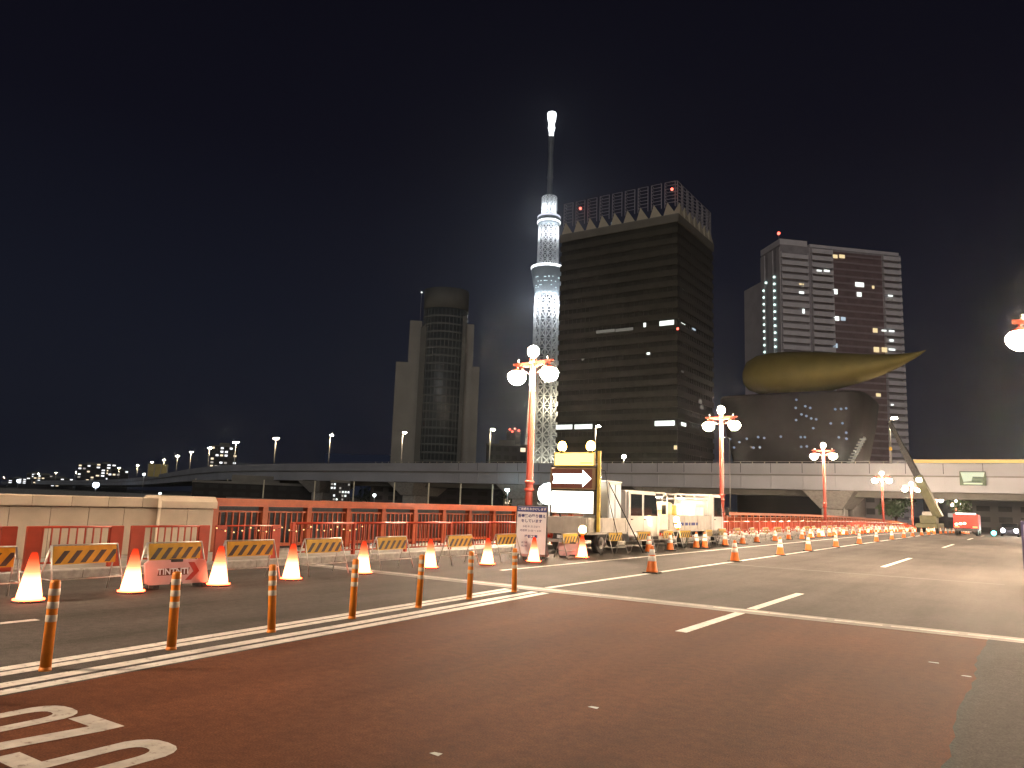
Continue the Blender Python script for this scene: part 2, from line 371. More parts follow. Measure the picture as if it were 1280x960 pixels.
# pavements and kerbs
def pavement(name, x0, x1):
    m = MB(); ys = steps(-14, 156, 4)
    for a, b in zip(ys, ys[1:]):
        m.hexa([(x0,a,dz(a)-.2),(x1,a,dz(a)-.2),(x1,b,dz(b)-.2),(x0,b,dz(b)-.2),(x0,a,dz(a)+.15),(x1,a,dz(a)+.15),(x1,b,dz(b)+.15),(x0,b,dz(b)+.15)])
    return m.build(name, PAVE, kind='structure')
pl = pavement('pavement', -18.2, -15.2)
ks = MB(); ks.bbox(-0.1, 0.1, 0.006, 0.994, -0.1, 0.165, 0.02); ksm = ks.mesh('kerb_stone')
for k in range(-4, 70):
    obj('kerb_stone', ksm, KERB, pl, (-15.1, float(k), dz(k)))
m = MB()
for a, b in zip(steps(70,156,4), steps(70,156,4)[1:]):
    m.hexa([(-15.2,a,dz(a)-.1),(-15,a,dz(a)-.1),(-15,b,dz(b)-.1),(-15.2,b,dz(b)-.1),(-15.2,a,dz(a)+.16),(-15,a,dz(a)+.16),(-15,b,dz(b)+.16),(-15.2,b,dz(b)+.16)])
m.build('kerb', KERB, pl)
m = MB(); ys = steps(13.75, 156, 4)
for a, b in zip(ys, ys[1:]):
    m.hexa([(.05,a,dz(a)-.2),(2.3,a,dz(a)-.2),(2.3,b,dz(b)-.2),(.05,b,dz(b)-.2),(.05,a,dz(a)+.14),(2.3,a,dz(a)+.14),(2.3,b,dz(b)+.14),(.05,b,dz(b)+.14)])
pr = m.build('pavement', PAVE, kind='structure')

# ================================================================ STONE PARAPET
t = thing('parapet_wall', 'pale stone parapet wall of large blocks ending at the red bridge railing', 'wall', (-17.95, 0, 0.15))
blk = MB(); blk.bbox(-0.20, 0.20, 0.006, 0.824, 0.0, 1.095, 0.012); blkm = blk.mesh('stone_block')
cap = MB(); cap.bbox(-0.26, 0.26, 0.006, 0.824, 0.0, 0.235, 0.018); capm = cap.mesh('coping_stone')
for k in range(16):
    y = 11.1-0.83*(k+1)
    obj('stone_block', blkm, STONE, t, (random.uniform(-.003,.003), y, 0))
    if k: obj('coping_stone', capm, STONE, t, (random.uniform(-.003,.003), y+0.4, 1.115))
m = MB(); m.bbox(-0.26, 0.26, 0.006, 0.42, 0, 0.235, 0.018); obj('coping_stone', m.mesh('coping_stone'), STONE, t, (0, 10.67, 1.115))
m = MB(); m.box(-0.17, 0.17, -2.2, 11.1, 0, 1.25); m.build('mortar_core', mat('mortar_dark', (0.10,0.085,0.07), 0.9), t)
p = thing('parapet_pillar', 'broad stone end pillar between the parapet wall and the red railing', 'pillar', (-17.95, 11.85, 0.15))
for k in range(2):
    m = MB(); m.bbox(-0.33, 0.33, -0.74+0.745*k, -0.006+0.745*k, 0, 1.10, 0.02); m.build('stone_block', STONE, p)
m = MB(); m.prism([(-.42,1.115),(.42,1.115),(.42,1.28),(.30,1.41),(-.30,1.41),(-.42,1.28)], lambda u,v,s_: (u, -0.78 if s_==0 else 0.78, v)); m.build('coping_stone', STONE, p)
m = MB(); m.box(-0.30,0.30,-.72,.72,0.02,1.12); m.build('mortar_core', MATS['mortar_dark'], p)

# ================================================================ OUTER RAILING
def outer_railing(x, y0, y1, label, detail):
    t = thing('bridge_railing', label, 'railing', (x, y0, 0))
    loc = lambda Y, z: (0, Y-y0, z+dz(Y))
    pm = MB(); pm.bbox(-0.10, 0.10, -0.09, 0.09, 0.0, 1.18, 0.012); pmm = pm.mesh('post')
    Y = y0+0.1
    while Y < y1:
        obj('post', pmm, REDD, t, loc(Y, 0.15)); Y += 1.6
    ys = steps(y0, y1, 3.2)
    for nm, za, zb, hw in (('top_rail', 1.33, 1.54, 0.13), ('upper_rail', 1.17, 1.22, 0.05), ('bottom_rail', 0.24, 0.33, 0.05)):
        m = MB()
        for a, b in zip(ys, ys[1:]):
            A, Bv = a-y0, b-y0
            m.hexa([(-hw,A,dz(a)+za),(hw,A,dz(a)+za),(hw,Bv,dz(b)+za),(-hw,Bv,dz(b)+za),(-hw,A,dz(a)+zb),(hw,A,dz(a)+zb),(hw,Bv,dz(b)+zb),(-hw,Bv,dz(b)+zb)])
        m.build(nm, REDD, t)
    bm_ = MB(); bm_.box(-0.028, 0.028, -0.022, 0.022, 0, 0.84); bmm = bm_.mesh('baluster')
    Y = y0+0.3; k = 0; rest = MB()
    while Y < y1:
        if ((Y-y0-0.1) % 1.6) > 0.12 and ((Y-y0-0.1) % 1.6) < 1.48:
            if detail and k < 300: obj('baluster', bmm, REDD, t, loc(Y, 0.33)); k += 1
            else: rest.box(-.028,.028,Y-y0-.022,Y-y0+.022,.33+dz(Y),1.17+dz(Y))
        Y += 0.2
    if rest.v: rest.build('baluster_run', REDD, t, kind='stuff')
    return t
outer_railing(-17.8, 12.62, 154, 'tall vermilion bridge railing with square posts above the river, behind the low fence', True)
outer_railing(2.1, 13.9, 154, 'vermilion bridge railing on the far right pavement beside the open lanes', False)

# ================================================================ LOW GUARD FENCE between pavement and road
t = thing('guard_fence', 'low red guard fence with broad flat posts along the kerb', 'fence', (-15.35, 1.2, 0))
wide = MB(); wide.bbox(-0.03, 0.03, -0.13, 0.13, 0.0, 0.80, 0.01); widem = wide.mesh('post')
pick = MB(); pick.box(-0.009, 0.009, -0.012, 0.012, 0, 0.66); pickm = pick.mesh('picket')
npk = 0; rest = MB()
for k in range(6):
    a = 1.2+2.0*k; b = a+1.57
    obj('post', widem, REDP, t, (0, a-1.2, .15)); obj('post', widem, REDP, t, (0, b-1.2, .15))
    m = MB(); m.tube((0, a-1.2, .93), (0, b-1.2, .93), 0.022, n=8); m.build('top_rail', REDP, t)
    m = MB(); m.tube((0, a-1.2, .27), (0, b-1.2, .27), 0.018, n=8); m.build('bottom_rail', REDP, t)
    for j in range(1, 10):
        obj('picket', pickm, REDP, t, (0, a-1.2+j*0.157, .27)); npk += 1
pst = MB(); pst.bbox(-0.04, 0.04, -0.04, 0.04, 0.0, 0.86, 0.008); pstm = pst.mesh('post')
Y = 13.3; ys = []
while Y < 152:
    obj('post', pstm, REDP, t, (0, Y-1.2, .15+dz(Y))); ys.append(Y); Y += 2.13
m = MB(); m2 = MB(); m3 = MB()
for a, b in zip(ys, ys[1:]):
    m.tube((0,a-1.2,.985+dz(a)), (0,b-1.2,.985+dz(b)), 0.032, n=8); m2.tube((0,a-1.2,.27+dz(a)), (0,b-1.2,.27+dz(b)), 0.02, n=6)
    for j in range(1, 14):
        Yp = a+j*2.13/14
        if npk < 300: obj('picket', pickm, REDP, t, (0, Yp-1.2, .29+dz(Yp))); npk += 1
        else: rest.box(-.009,.009,Yp-1.212,Yp-1.188,.27+dz(Yp),.97+dz(Yp))
m.build('top_rail', REDP, t); m2.build('bottom_rail', REDP, t); rest.build('picket_run', REDP, t, kind='stuff')

# ================================================================ BRIDGE STREET LAMPS
def make_lamp(label):
    t = thing('street_lamp', label, 'street lamp')
    m = MB(); m.lathe([(0.30,0),(0.30,0.10),(0.24,0.16),(0.22,0.55),(0.25,0.60),(0.19,0.66)], 8); m.build('plinth', REDL, t)
    m = MB(); m.lathe([(0.165,0.6),(0.150,2.1),(0.135,4.5),(0.115,7.35),(0.13,7.45)], 14); pole = m.build('pole', REDL, t)
    m = MB(); m.lathe([(0.15,2.00),(0.215,2.05),(0.215,2.12),(0.165,2.16),(0.165,2.34),(0.205,2.38),(0.205,2.44),(0.15,2.48)], 14); m.build('collar', REDL, pole)
    m = MB()
    for s_ in (-1, 1):
        m.hexa([(0,-.06,7.28),(s_*1.12,-.045,7.44),(s_*1.12,.045,7.44),(0,.06,7.28),(0,-.06,7.52),(s_*1.12,-.045,7.54),(s_*1.12,.045,7.54),(0,.06,7.52)])
        m.path([(s_*.12,0,7.0),(s_*.45,0,7.13),(s_*.75,0,7.40)], 0.022, 6)
    arm = m.build('cross_arm', REDL, t)
    for s_ in (-1, 1):
        m = MB(); m.ball((s_*0.86,0,7.66), 0.055, 8, 6); m.lathe([(.03,0),(.05,.05),(.025,.1)], 8, (s_*0.86,0,7.52)); m.build('finial', STEEL, arm)
        m = MB(); m.lathe([(0.03,7.30),(0.05,7.36),(0.03,7.46)], 8, (s_*0.93,0,0)); m.lathe([(0.30,7.15),(0.28,7.19),(0.15,7.26),(0.05,7.31)], 14, (s_*0.93,0,0))
        cp = m.build('lantern', REDL, t)
        m = MB(); m.lathe([(0.02,6.60),(0.16,6.625),(0.28,6.71),(0.365,6.83),(0.39,6.93),(0.37,7.04),(0.30,7.12),(0.27,7.148)], 14, (s_*0.93,0,0)); m.build('globe', LAMPG, cp)
    m = MB(); m.lathe([(0.14,7.45),(0.16,7.62),(0.10,7.72)], 10); m.build('neck', REDL, t)
    m = MB(); m.ball((0,0,7.97), 0.255, 12, 8); m.build('top_globe', LAMPT, t)
    return t
LG = 'street lamps along the bridge'
lamp0 = make_lamp('tall red three-globe street lamp rising behind the blue and white notice board')
lamp0.location = (-17.3, 27.4, 0.15); lamp0.rotation_euler = (0, 0, R(-10)); lamp0['group'] = LG
LSPOT = [(-17.3, 52.0, R(-4), 1.05, 'red three-globe street lamp beside the cab of the second work truck'),
         (-17.3, 84.3, 0, 1.07, 'red three-globe street lamp in front of the expressway pier'),
         (-17.3, 123.0, 0, 1.0, 'red three-globe street lamp just before the crane boom'),
         (-15.15, 137.5, 0, .92, 'red three-globe street lamp partly crossed by the crane boom'),
         (-17.3, 203.0, 0, 1.0, 'small far three-globe street lamp past the bridge under the expressway'),
         (-17.3, 262.0, 0, 1.0, 'smallest far three-globe street lamp beside the red truck'),
         (-16.4, -4.5, R(20), 1.0, 'three-globe street lamp on the approach beside the stone parapet wall'),
         (1.05, 27.4, R(4), 1.0, 'three-globe street lamp on the right pavement next to the open lanes'),
         (1.75, 52.0, 0, 1.0, 'three-globe street lamp further along the right pavement'),
         (1.8, 84.3, 0, 1.0, 'three-globe street lamp halfway along the right pavement'),
         (1.8, 123.0, 0, 1.0, 'three-globe street lamp at the far end of the right pavement')]
for x, y, rz, s_, lb in LSPOT:
    l = dup(lamp0, (x, y, 0.15+dz(y)), rz, label=lb, group=LG); l.scale = (1, 1, s_)

# ================================================================ DELINEATOR POSTS
def make_delineator():
    t = thing('delineator_post', 'slim orange flexible post with white bands standing between the double white lines', 'delineator', group='orange posts between the double lines')
    m = MB(); m.lathe([(0.056,0),(0.056,0.012),(0.052,0.02),(0.0495,0.034)], 14); m.build('base', ORNG, t)
    m = MB(); m.lathe([(0.049,0.03),(0.047,0.79),(0.040,0.815),(0.015,0.82)], 14); m.build('tube', ORNG, t)
    for z in (0.44, 0.56, 0.68):
        m = MB(); m.lathe([(0.0485,z),(0.0505,z+.004),(0.0505,z+.058),(0.0485,z+.062)], 14); m.build('reflective_band', mat('dull_band',(.60,.52,.42),.5,var=.12,scale=20), t)
    return t
d0 = make_delineator()
DL = []
pts = [(-7.68,3.85),(-7.76,5.18),(-7.88,6.61),(-7.99,8.1),(-8.09,9.65),(-8.19,11.12),(-8.27,12.67),(-7.62,2.4)]
for k, (x, y) in enumerate(pts):
    o = d0 if k == 0 else dup(d0)
    DL.append(o)
    o.location = (x, y, 0); o.rotation_euler = (R(random.uniform(-1.2,1.2)), R([0,-.8,-4.5,-.6,1.2,.8,-.5,0][k]), 0)

for o, lb in ((DL[2],'orange flexible post leaning noticeably among the upright posts between the double lines'),(DL[6],'orange flexible post closest to the expansion joint between the double lines')): o['label'] = lb
# ================================================================ GLOWING CONES
def make_lit_cone():
    t = thing('lit_cone', 'glowing white and red safety cone lit from inside, in front of the barricades', 'cone', group='glowing cones in front of the barricades')
    m = MB(); m.lathe([(0.225,0),(0.225,0.022),(0.19,0.03)], 16); m.build('base', RUBB, t)
    m = MB(); m.lathe([(0.212,0.0305),(0.214,0.042),(0.195,0.046)], 16); m.build('base_ring', CONEB, t)
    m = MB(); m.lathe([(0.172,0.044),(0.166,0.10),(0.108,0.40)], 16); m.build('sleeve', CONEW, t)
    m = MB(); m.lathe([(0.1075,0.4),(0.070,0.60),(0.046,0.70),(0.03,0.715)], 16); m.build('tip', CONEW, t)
    return t
lc = make_lit_cone()
for k, (x, y) in enumerate([(-12.34,5.83),(-12.4,7.44),(-12.42,9.11),(-12.4,10.79),(-12.47,12.88),(-12.5,15.26),(-12.25,17.4),(-12.0,19.37),(-12.05,22.4),(-12.3,4.2)]):
    o = lc if k == 0 else dup(lc)
    if k in (2, 7, 8): o['label'] = {2:'glowing safety cone touching the end of the pink chevron barrier panel',7:'glowing safety cone standing right in front of the notice board',8:'glowing safety cone carrying a flashing lamp beside the arrow truck'}[k]
    elif k: o['label'] = lc['label']
    o.location = (x, y, 0); o.rotation_euler = (0, 0, random.random()*6)

y = 57.5
while y < 146:
    dup(lc, (-12.75-.004*(y-57)+random.uniform(-.15,.15), y, dz(y)), random.random()*6, label='small far glowing safety cone in the barricade row near the crane', group='far glowing cones near the crane'); y += random.uniform(3.4, 4.6)
# ================================================================ ORANGE TRAFFIC CONES
def make_cone(label, group):
    t = thing('traffic_cone', label, 'cone', group=group)
    m = MB(); m.bbox(-.2,.2,-.2,.2,0,.035,.01); m.build('base', RUBB, t)
    m = MB(); m.lathe([(0.155,0.03),(0.145,0.06),(0.107,0.29),(0.055,0.62),(0.034,0.70),(0.028,0.702)], 14); m.build('body', ORNC, t)
    for a, b in ((0.31, 0.44), (0.47, 0.61)):
        r = lambda z: 0.107-(z-0.29)*0.1576+0.004
        m = MB(); m.lathe([(r(a)-.003,a),(r(a),a+.003),(r(b),b-.003),(r(b)-.003,b)], 14); m.build('reflective_band', REFL, t)
    return t
c0 = make_cone('orange traffic cone with two white bands on the white line beside the open lanes', 'cones on the white line')
ys = [19.08, 25.89, 31.65, 36.5, 42.57, 48.8, 54.85, 61.5] + [68+6.2*k for k in range(14)]
for k, y in enumerate(ys):
    o = c0 if k == 0 else dup(c0)
    if k == len(ys)-1: c0['label'] = 'orange traffic cone on the white line closest to the expansion joint'
    o.location = (-8.2+random.uniform(-.05,.05), y, dz(y)+.002); o.rotation_euler = (0, 0, random.uniform(-.4,.4))
G2 = 'cones beside the work trucks and barricades'
L2 = 'orange traffic cone with white bands in the row of barricades past the work trucks'
c1 = dup(c0, label=L2, group=G2)
spots = [(-12.0,27.6),(-12.0,29.7),(-12.05,32.8),(-11.85,33.3),(-12.1,36.8),(-12.15,39.7),(-12.3,42.7),(-12.2,46.0),(-12.4,49.9),(-12.1,52.0)]
y = 55.0
while y < 150: spots.append((-12.3-0.004*(y-55)+random.uniform(-.12,.12), y)); y += random.uniform(2.4, 3.3)
y = 60.0
while y < 140: spots.append((-13.4+random.uniform(-.5,.3), y)); y += random.uniform(5, 8)
for k, (x, y) in enumerate(spots):
    o = c1 if k == 0 else dup(c1)
    if k in (2, 3): o['label'] = 'orange cone of the pair standing side by side next to the second truck'
    o.location = (x, y, dz(y)+.002); o.rotation_euler = (0, 0, random.uniform(-.6,.6))
# cone bars
bar_m = MB(); bar_m.tube((0,0,0),(0,2.4,0),0.022,n=8); barm = bar_m.mesh('tube')
bb = MB(); bb.tube((0,0,0),(0,0.22,0),0.025,n=8); bbm = bb.mesh('white_band')
for k, (x, y) in enumerate(spots[4:26]):
    t = thing('cone_bar', 'red and white bar resting between two cones in the barricade row', 'bar', (x+0.06, y+0.1, dz(y)+0.63), R(random.uniform(-2,4)), 'bars between cones')
    obj('tube', barm, mat('bar_red', (0.50,0.05,0.03), 0.45), t)
    for j in range(4): obj('white_band', bbm, REFL, t, (0, 0.22+0.56*j, 0))

# ================================================================ BARRICADES
def make_barricade(label, group):
    t = thing('barricade', label, 'barricade', group=group)
    m = MB(); m.box(0.006, 0.03, -0.53, 0.53, 0.46, 0.75); bd = m.build('board', YELB, t)
    for k in range(5):
        y = -0.50+0.208*k
        m = MB(); m.prism([(y,.478),(y+.095,.478),(y+.235,.675),(y+.14,.675)] if y < .3 else [(y,.478),(y+.095,.478),(y+.19,.61),(y+.19,.675),(y+.14,.675)], lambda u,v,s_: (0.0305 if s_==0 else 0.034, u, v)); m.build('stripe', BLAK, bd)
    for s_ in (-1, 1):
        m = MB(); m.path([(0.24, s_*0.60, 0.0), (0.0, s_*0.555, 0.765)], 0.014, 6); m.build('leg', STEEL, t)
        m = MB(); m.path([(-0.24, s_*0.60, 0.0), (-0.012, s_*0.555, 0.765)], 0.014, 6); m.build('leg', STEEL, t)
        m = MB(); m.tube((-0.17, s_*0.585, 0.24), (0.17, s_*0.585, 0.24), 0.009, n=6); m.build('spreader', STEEL, t)
    m = MB(); m.tube((0,-0.56,0.765),(0,0.56,0.765),0.013,n=6); m.build('top_bar', STEEL, t)
    m = MB(); m.tube((0.17,-0.585,0.235),(0.17,0.585,0.235),0.011,n=6); m.build('lower_bar', STEEL, t)
    return t
b0 = make_barricade('yellow and black striped A-frame barricade behind the glowing cones', 'barricades behind the glowing cones')
near = [5.28, 6.9, 8.52, 10.16, 12.1, 14.3, 16.9, 19.15]
for k, y in enumerate(near):
    o = b0 if k == 0 else dup(b0)
    if k in (2, 7): o['label'] = {2:'striped A-frame barricade directly behind the pink chevron barrier panel',7:'striped A-frame barricade just before the notice board'}[k]
    o.location = (-12.95+(0.1 if y > 15 else 0), y, 0); o.rotation_euler = (0, 0, R(random.uniform(-4, 4)))
far = [22.1, 25.4, 27.9, 30.3, 32.2, 35.2] + [38.2+2.6*k for k in range(28)]
b1 = dup(b0, label='yellow and black striped A-frame barricade alongside the work trucks and cones', group='barricades alongside the trucks')
for k, y in enumerate(far):
    o = b1 if k == 0 else dup(b1)
    if k == 1: o['label'] = 'striped A-frame barricade beside the rear wheel of the arrow truck'
    o.location = (-12.35 if y < 38 else -12.75-.004*(y-38)+random.uniform(-.1,.1), y, dz(y)); o.rotation_euler = (0, 0, R(random.uniform(-6, 6)))

# warning flash lamps on two of the cones
def flash(x, y, z, lb):
    t = thing('warning_lamp', lb, 'warning lamp', (x, y, z), R(30))
    m = MB(); m.bbox(-.06,.06,-.04,.04,0,.10,.01); m.build('housing', ORNG, t)
    m = MB(); m.lathe([(.075,.095),(.11,.12),(.12,.20),(.10,.29),(.04,.33)], 12); m.build('lens', FLASH, t)
flash(-12.05, 22.4, 0.70, 'bright yellow flashing lamp on top of the glowing cone by the arrow truck')
flash(-12.15, 30.9, 0.80, 'bright yellow flashing lamp on the barricade between the two trucks')
flash(-12.15, 30.75, 1.02, 'bright yellow flashing lamp stacked above another lamp between the two trucks')

# ================================================================ PINK LIGHTWEIGHT BARRIERS
def pink_barrier(loc, rz, lb, lean=0.0, chevron=True, L=1.16):
    t = thing('barrier_panel', lb, 'barrier', loc, rz)
    t.rotation_euler = (0, lean, rz)
    m = MB(); m.prism([(-L/2+.10,.06),(L/2-.03,.06),(L/2,.10),(L/2-.05,.44),(L/2-.11,.48),(-L/2+.06,.48),(-L/2,.43),(-L/2+.02,.10)], lambda u,v,s_: (-.03 if s_==0 else .03, u, v)); m.build('panel', PINK, t)
    for y, z in ((-.02,.47),(-.02,.075)):
        m = MB(); m.bbox(-.034,.036,y-.11,y+.11,z-.03,z+.022,.006); m.build('grip_slot', DKST, t)
    m = MB(); m.box(-.16,.16,-L/2+.1,-L/2+.2,0,.06); m.build('foot', RUBB, t)
    m = MB(); m.box(-.16,.16,L/2-.2,L/2-.1,0,.06); m.build('foot', RUBB, t)
    if chevron:
        m = MB(); m.prism([(.14,.12),(.25,.12),(.40,.27),(.30,.43),(.19,.43),(.29,.27)], lambda u,v,s_: (.0305 if s_==0 else .034, u, v)); m.build('chevron', CRIM, t)
        m = MB(); m.prism([(-.36,.215),(.18,.215),(.22,.335),(-.33,.335)], lambda u,v,s_: (.0305 if s_==0 else .033, u, v)); m.build('text_band', mat('maroon_print',(0.16,0.05,0.035),0.5), t)
        tm = text_mesh('lettering', 'TINTNTI', 0.145, 0.0, 0.004)
        o = obj('lettering', tm, SIGNW, t, (0.0345, -0.08, 0.275)); o.rotation_euler = (R(90), 0, R(90))
    return t
pink_barrier((-12.62, 8.40, 0.0), R(-7), 'pink barrier panel with red chevron arrow beside a glowing cone', R(-6))
pink_barrier((-12.25, 22.15, 0.0), R(-40), 'plain pink barrier panel under the tail of the arrow truck', R(-4), False, 1.0)
pink_barrier((-12.75, 20.6, 0.0), R(-50), 'plain pink barrier panel half hidden behind the notice board', R(-4), False, 0.9)

# ================================================================ NOTICE BOARD
t = thing('notice_board', 'white and blue bridge repainting notice board on an A-frame', 'sign', (-12.62, 20.15, 0), R(28))
t.rotation_euler = (R(-7), 0, R(24))
m = MB(); m.box(-.46,.46,-.012,.012,.16,1.60); bd = m.build('board', SIGNW, t)
m = MB(); m.box(-.455,.455,-.016,-.0125,1.43,1.595); m.build('header', SIGNB, bd)
DBLU = mat('print_dark_blue', (0.02,0.03,0.20), 0.5, var=0.05)
def put_text(s, size, x, z, material, parent, y=-0.0165, bold=0.0, name='lettering'):
    o = obj(name, text_mesh(name, s, size, 0, bold), material, parent, (x, y, z)); o.rotation_euler = (R(90), 0, 0); return o
put_text('ご迷惑をおかけします', 0.088, 0, 1.512, SIGNW, bd, -.018, .002)
put_text('吾妻橋の塗り替え', 0.108, 0, 1.30, DBLU, bd, bold=.004)
put_text('をしています', 0.108, 0, 1.15, DBLU, bd, bold=.003)
put_text('令和 年 月 日まで', 0.07, 0, .98, DBLU, bd)
put_text('時間帯 21:00 ～ 6:00', 0.075, -0.02, .86, DBLU, bd)
put_text('塗装工事', 0.10, 0, .68, DBLU, bd, bold=.003)
put_text('施工者', 0.06, -.2, .50, DBLU, bd); put_text('発注者', 0.06, -.2, .40, DBLU, bd)
for s_ in (-1, 1):
    m = MB(); m.bar((s_*.47,0.0,0.0),(s_*.47,0.0,1.63),.03); m.build('leg', DKST, t)
    m = MB(); m.bar((s_*.45,.55,0.06),(s_*.46,.02,1.55),.025); m.build('stay', DKST, t)
m = MB(); m.bar((-.47,0,1.63),(.47,0,1.63),.03); m.build('top_bar', DKST, t)

# ================================================================ WORK TRUCKS
def wheel(parent, x, y, r=0.36, wd=0.22):
    wh = MB(); wh.tube((x-wd/2,y,r),(x+wd/2,y,r),r,n=20); w_ = wh.build('wheel', RUBB, parent)
    s_ = 1 if x > 0 else -1
    rm = MB(); rm.tube((x+s_*wd/2-.01*s_,y,r),(x+s_*(wd/2+.012),y,r),r*.58,n=16); rm.tube((x+s_*wd/2,y,r),(x+s_*(wd/2+.05),y,r),r*.2,n=10); rm.build('rim', STEEL, w_)
def flatbed(label, loc, L, cabL, W, gate_z, cab_h, rz=0.0, crew=False, print_side=False):
    t = thing('work_truck', label, 'truck', loc, rz); h = W/2; bedL = L-cabL-0.12
    m = MB()
    for s_ in (-1,1): m.box(s_*.38-.06,s_*.38+.06,.1,L-.25,.48,.66)
    m.box(-.5,.5,bedL*.45,bedL*.6,.42,.6); m.build('chassis', DKST, t)
    m = MB(); m.bbox(-h+.03,h-.03,.04,bedL,.66,.76,.01); m.build('bed_floor', SILP, t)
    for s_ in (-1,1):
        m = MB(); m.bbox(min(s_*h,s_*(h-.04)),max(s_*h,s_*(h-.04)),.05,bedL,.73,gate_z,.008)
        sg = m.build('side_gate', SILP, t)
        m = MB()
        for k in range(4):
            y = .15+(bedL-.3)*k/3; m.box(min(s_*h,s_*(h+.018)),max(s_*h,s_*(h+.018)),y-.03,y+.03,.75,gate_z-.02)
        m.box(min(s_*h,s_*(h+.014)),max(s_*h,s_*(h+.014)),.08,bedL-.03,gate_z-.05,gate_z-.015); m.build('gate_ribs', SILP, sg)
        if print_side:
            m = MB(); y = .55
            for wd in (.16,.26,.12,.34,.42,.2,.5,.3):
                m.box(min(s_*(h+.001),s_*(h+.004)),max(s_*(h+.001),s_*(h+.004)),y,y+wd,.93,1.06); y += wd+.11
            m.build('side_lettering', DBLU, sg)
    m = MB(); m.bbox(-h+.04,h-.04,.0,.045,.73,gate_z,.008); tg = m.build('tailgate', SILP, t)
    m = MB()
    for x in (-h*.7, 0, h*.7): m.box(x-.035,x+.035,-.02,0,.75,gate_z-.02)
    m.build('gate_ribs', SILP, tg)
    for s_ in (-1,1):
        m = MB(); m.bbox(s_*h*.72-.15,s_*h*.72+.15,-.015,.04,.50,.61,.008); tl = m.build('tail_light', mat('lamp_red_lens',(.45,.02,.015),.25), t)
        m = MB(); m.box(s_*h*.72-.04,s_*h*.72+.04,-.02,-.0155,.515,.595); m.build('lens', mat('lamp_amber_lens',(.7,.25,.02),.25), tl)
    m = MB(); m.box(-h*.8,h*.8,.06,.14,.36,.46); m.build('bumper', STEEL, t)
    m = MB()
    for s_ in (-1,1): m.bar((s_*(h-.08),bedL-.06,.75),(s_*(h-.08),bedL-.06,cab_h-.05),.06)
    for z in (1.3,1.6,1.9): m.bar((-h+.08,bedL-.06,z),(h-.08,bedL-.06,z),.04)
    m.bar((-h+.08,bedL-.06,cab_h-.05),(h-.08,bedL-.06,cab_h-.05),.06); m.build('headboard', WHTP, t)
    c0_, c1_ = bedL+.12, L
    prof = [(c0_,.62),(c0_,cab_h-.06),(c0_+.08,cab_h),(c1_-.55,cab_h),(c1_-.42,cab_h-.07),(c1_-.06,1.36),(c1_,1.28),(c1_,.42),(c1_-.12,.36),(c0_+.15,.36)]
    m = MB(); m.prism(prof, lambda u,v,s_: ((-h+.02) if s_==0 else (h-.02), u, v)); cb = m.build('cab', WHTP, t)
    m = MB(); m.prism([(c1_-.445,cab_h-.12),(c1_-.085,1.40),(c1_-.055,1.40),(c1_-.415,cab_h-.12)], lambda u,v,s_: ((-h+.12) if s_==0 else (h-.12), u, v)); m.build('windscreen', GLAS, cb)
    wins = [(c0_+.2, c0_+cabL*.42), (c0_+cabL*.48, c1_-.35)] if crew else [(c0_+.35, c1_-.35)]
    for s_ in (-1,1):
        for a, b in wins:
            sl_ = .26 if b > c1_-.5 else 0
            m = MB(); m.prism([(a,1.34),(b+sl_*.6,1.34),(b-.02,cab_h-.14),(a,cab_h-.14)], lambda u,v,q_: (s_*(h-.015) if q_==0 else s_*(h-.028), u, v)); wn = m.build('side_window', GLAS, cb)
            m = MB(); m.box(min(s_*(h-.019),s_*(h+.012)),max(s_*(h-.019),s_*(h+.012)),a+.02,a+.16,1.18,1.22); m.build('door_handle', DKST, cb)
        m = MB(); m.bar((s_*(h-.02),c1_-.18,1.55),(s_*(h+.22),c1_-.05,1.62),.025); m.box(s_*(h+.2)-.09,s_*(h+.2)+.09,c1_-.07,c1_-.03,1.42,1.80); m.build('mirror', DKST, t)
        m = MB(); m.bbox(s_*(h-.28)-.13,s_*(h-.28)+.13,c1_-.02,c1_+.02,.72,.88,.01); m.build('headlight', REFL, cb)
    for s_ in (-1,1):
        for y in ([w_[0]-.06 for w_ in wins]+[c1_-.30]):
            m = MB(); m.box(min(s_*(h-.021),s_*(h-.017)),max(s_*(h-.021),s_*(h-.017)),y-.006,y+.006,.45,1.36 if y > c1_-.4 else cab_h-.1); m.build('door_seam', DKST, cb)
        m = MB(); m.box(min(s_*(h-.021),s_*(h-.012)),max(s_*(h-.021),s_*(h-.012)),c0_+.1,c1_-.1,.40,.52); m.build('sill', DKST, cb)
    m = MB(); m.box(-h*.75,h*.75,c0_+.02,c0_+.05,1.36,cab_h-.18); m.build('rear_window', GLAS, cb)
    m = MB(); m.box(-.22,.22,-.012,.0,.50,.62); m.build('number_plate', SIGNW, t)
    for s_ in (-1,1):
        wheel(t, s_*(h-.16), bedL*.36); wheel(t, s_*(h-.16), c1_-.85)
    return t
T1 = (-13.70, 24.0, 0.0)
flatbed('silver flatbed work truck carrying the illuminated arrow sign', T1, 6.4, 3.0, 1.92, 1.25, 2.32, 0.0, True)
T2 = (-13.86, 31.75, 0.0)
flatbed('silver flatbed work truck with white tube frame and drums, parked ahead of the arrow truck', T2, 7.3, 1.75, 1.92, 1.38, 2.42, 0.0, False, True)
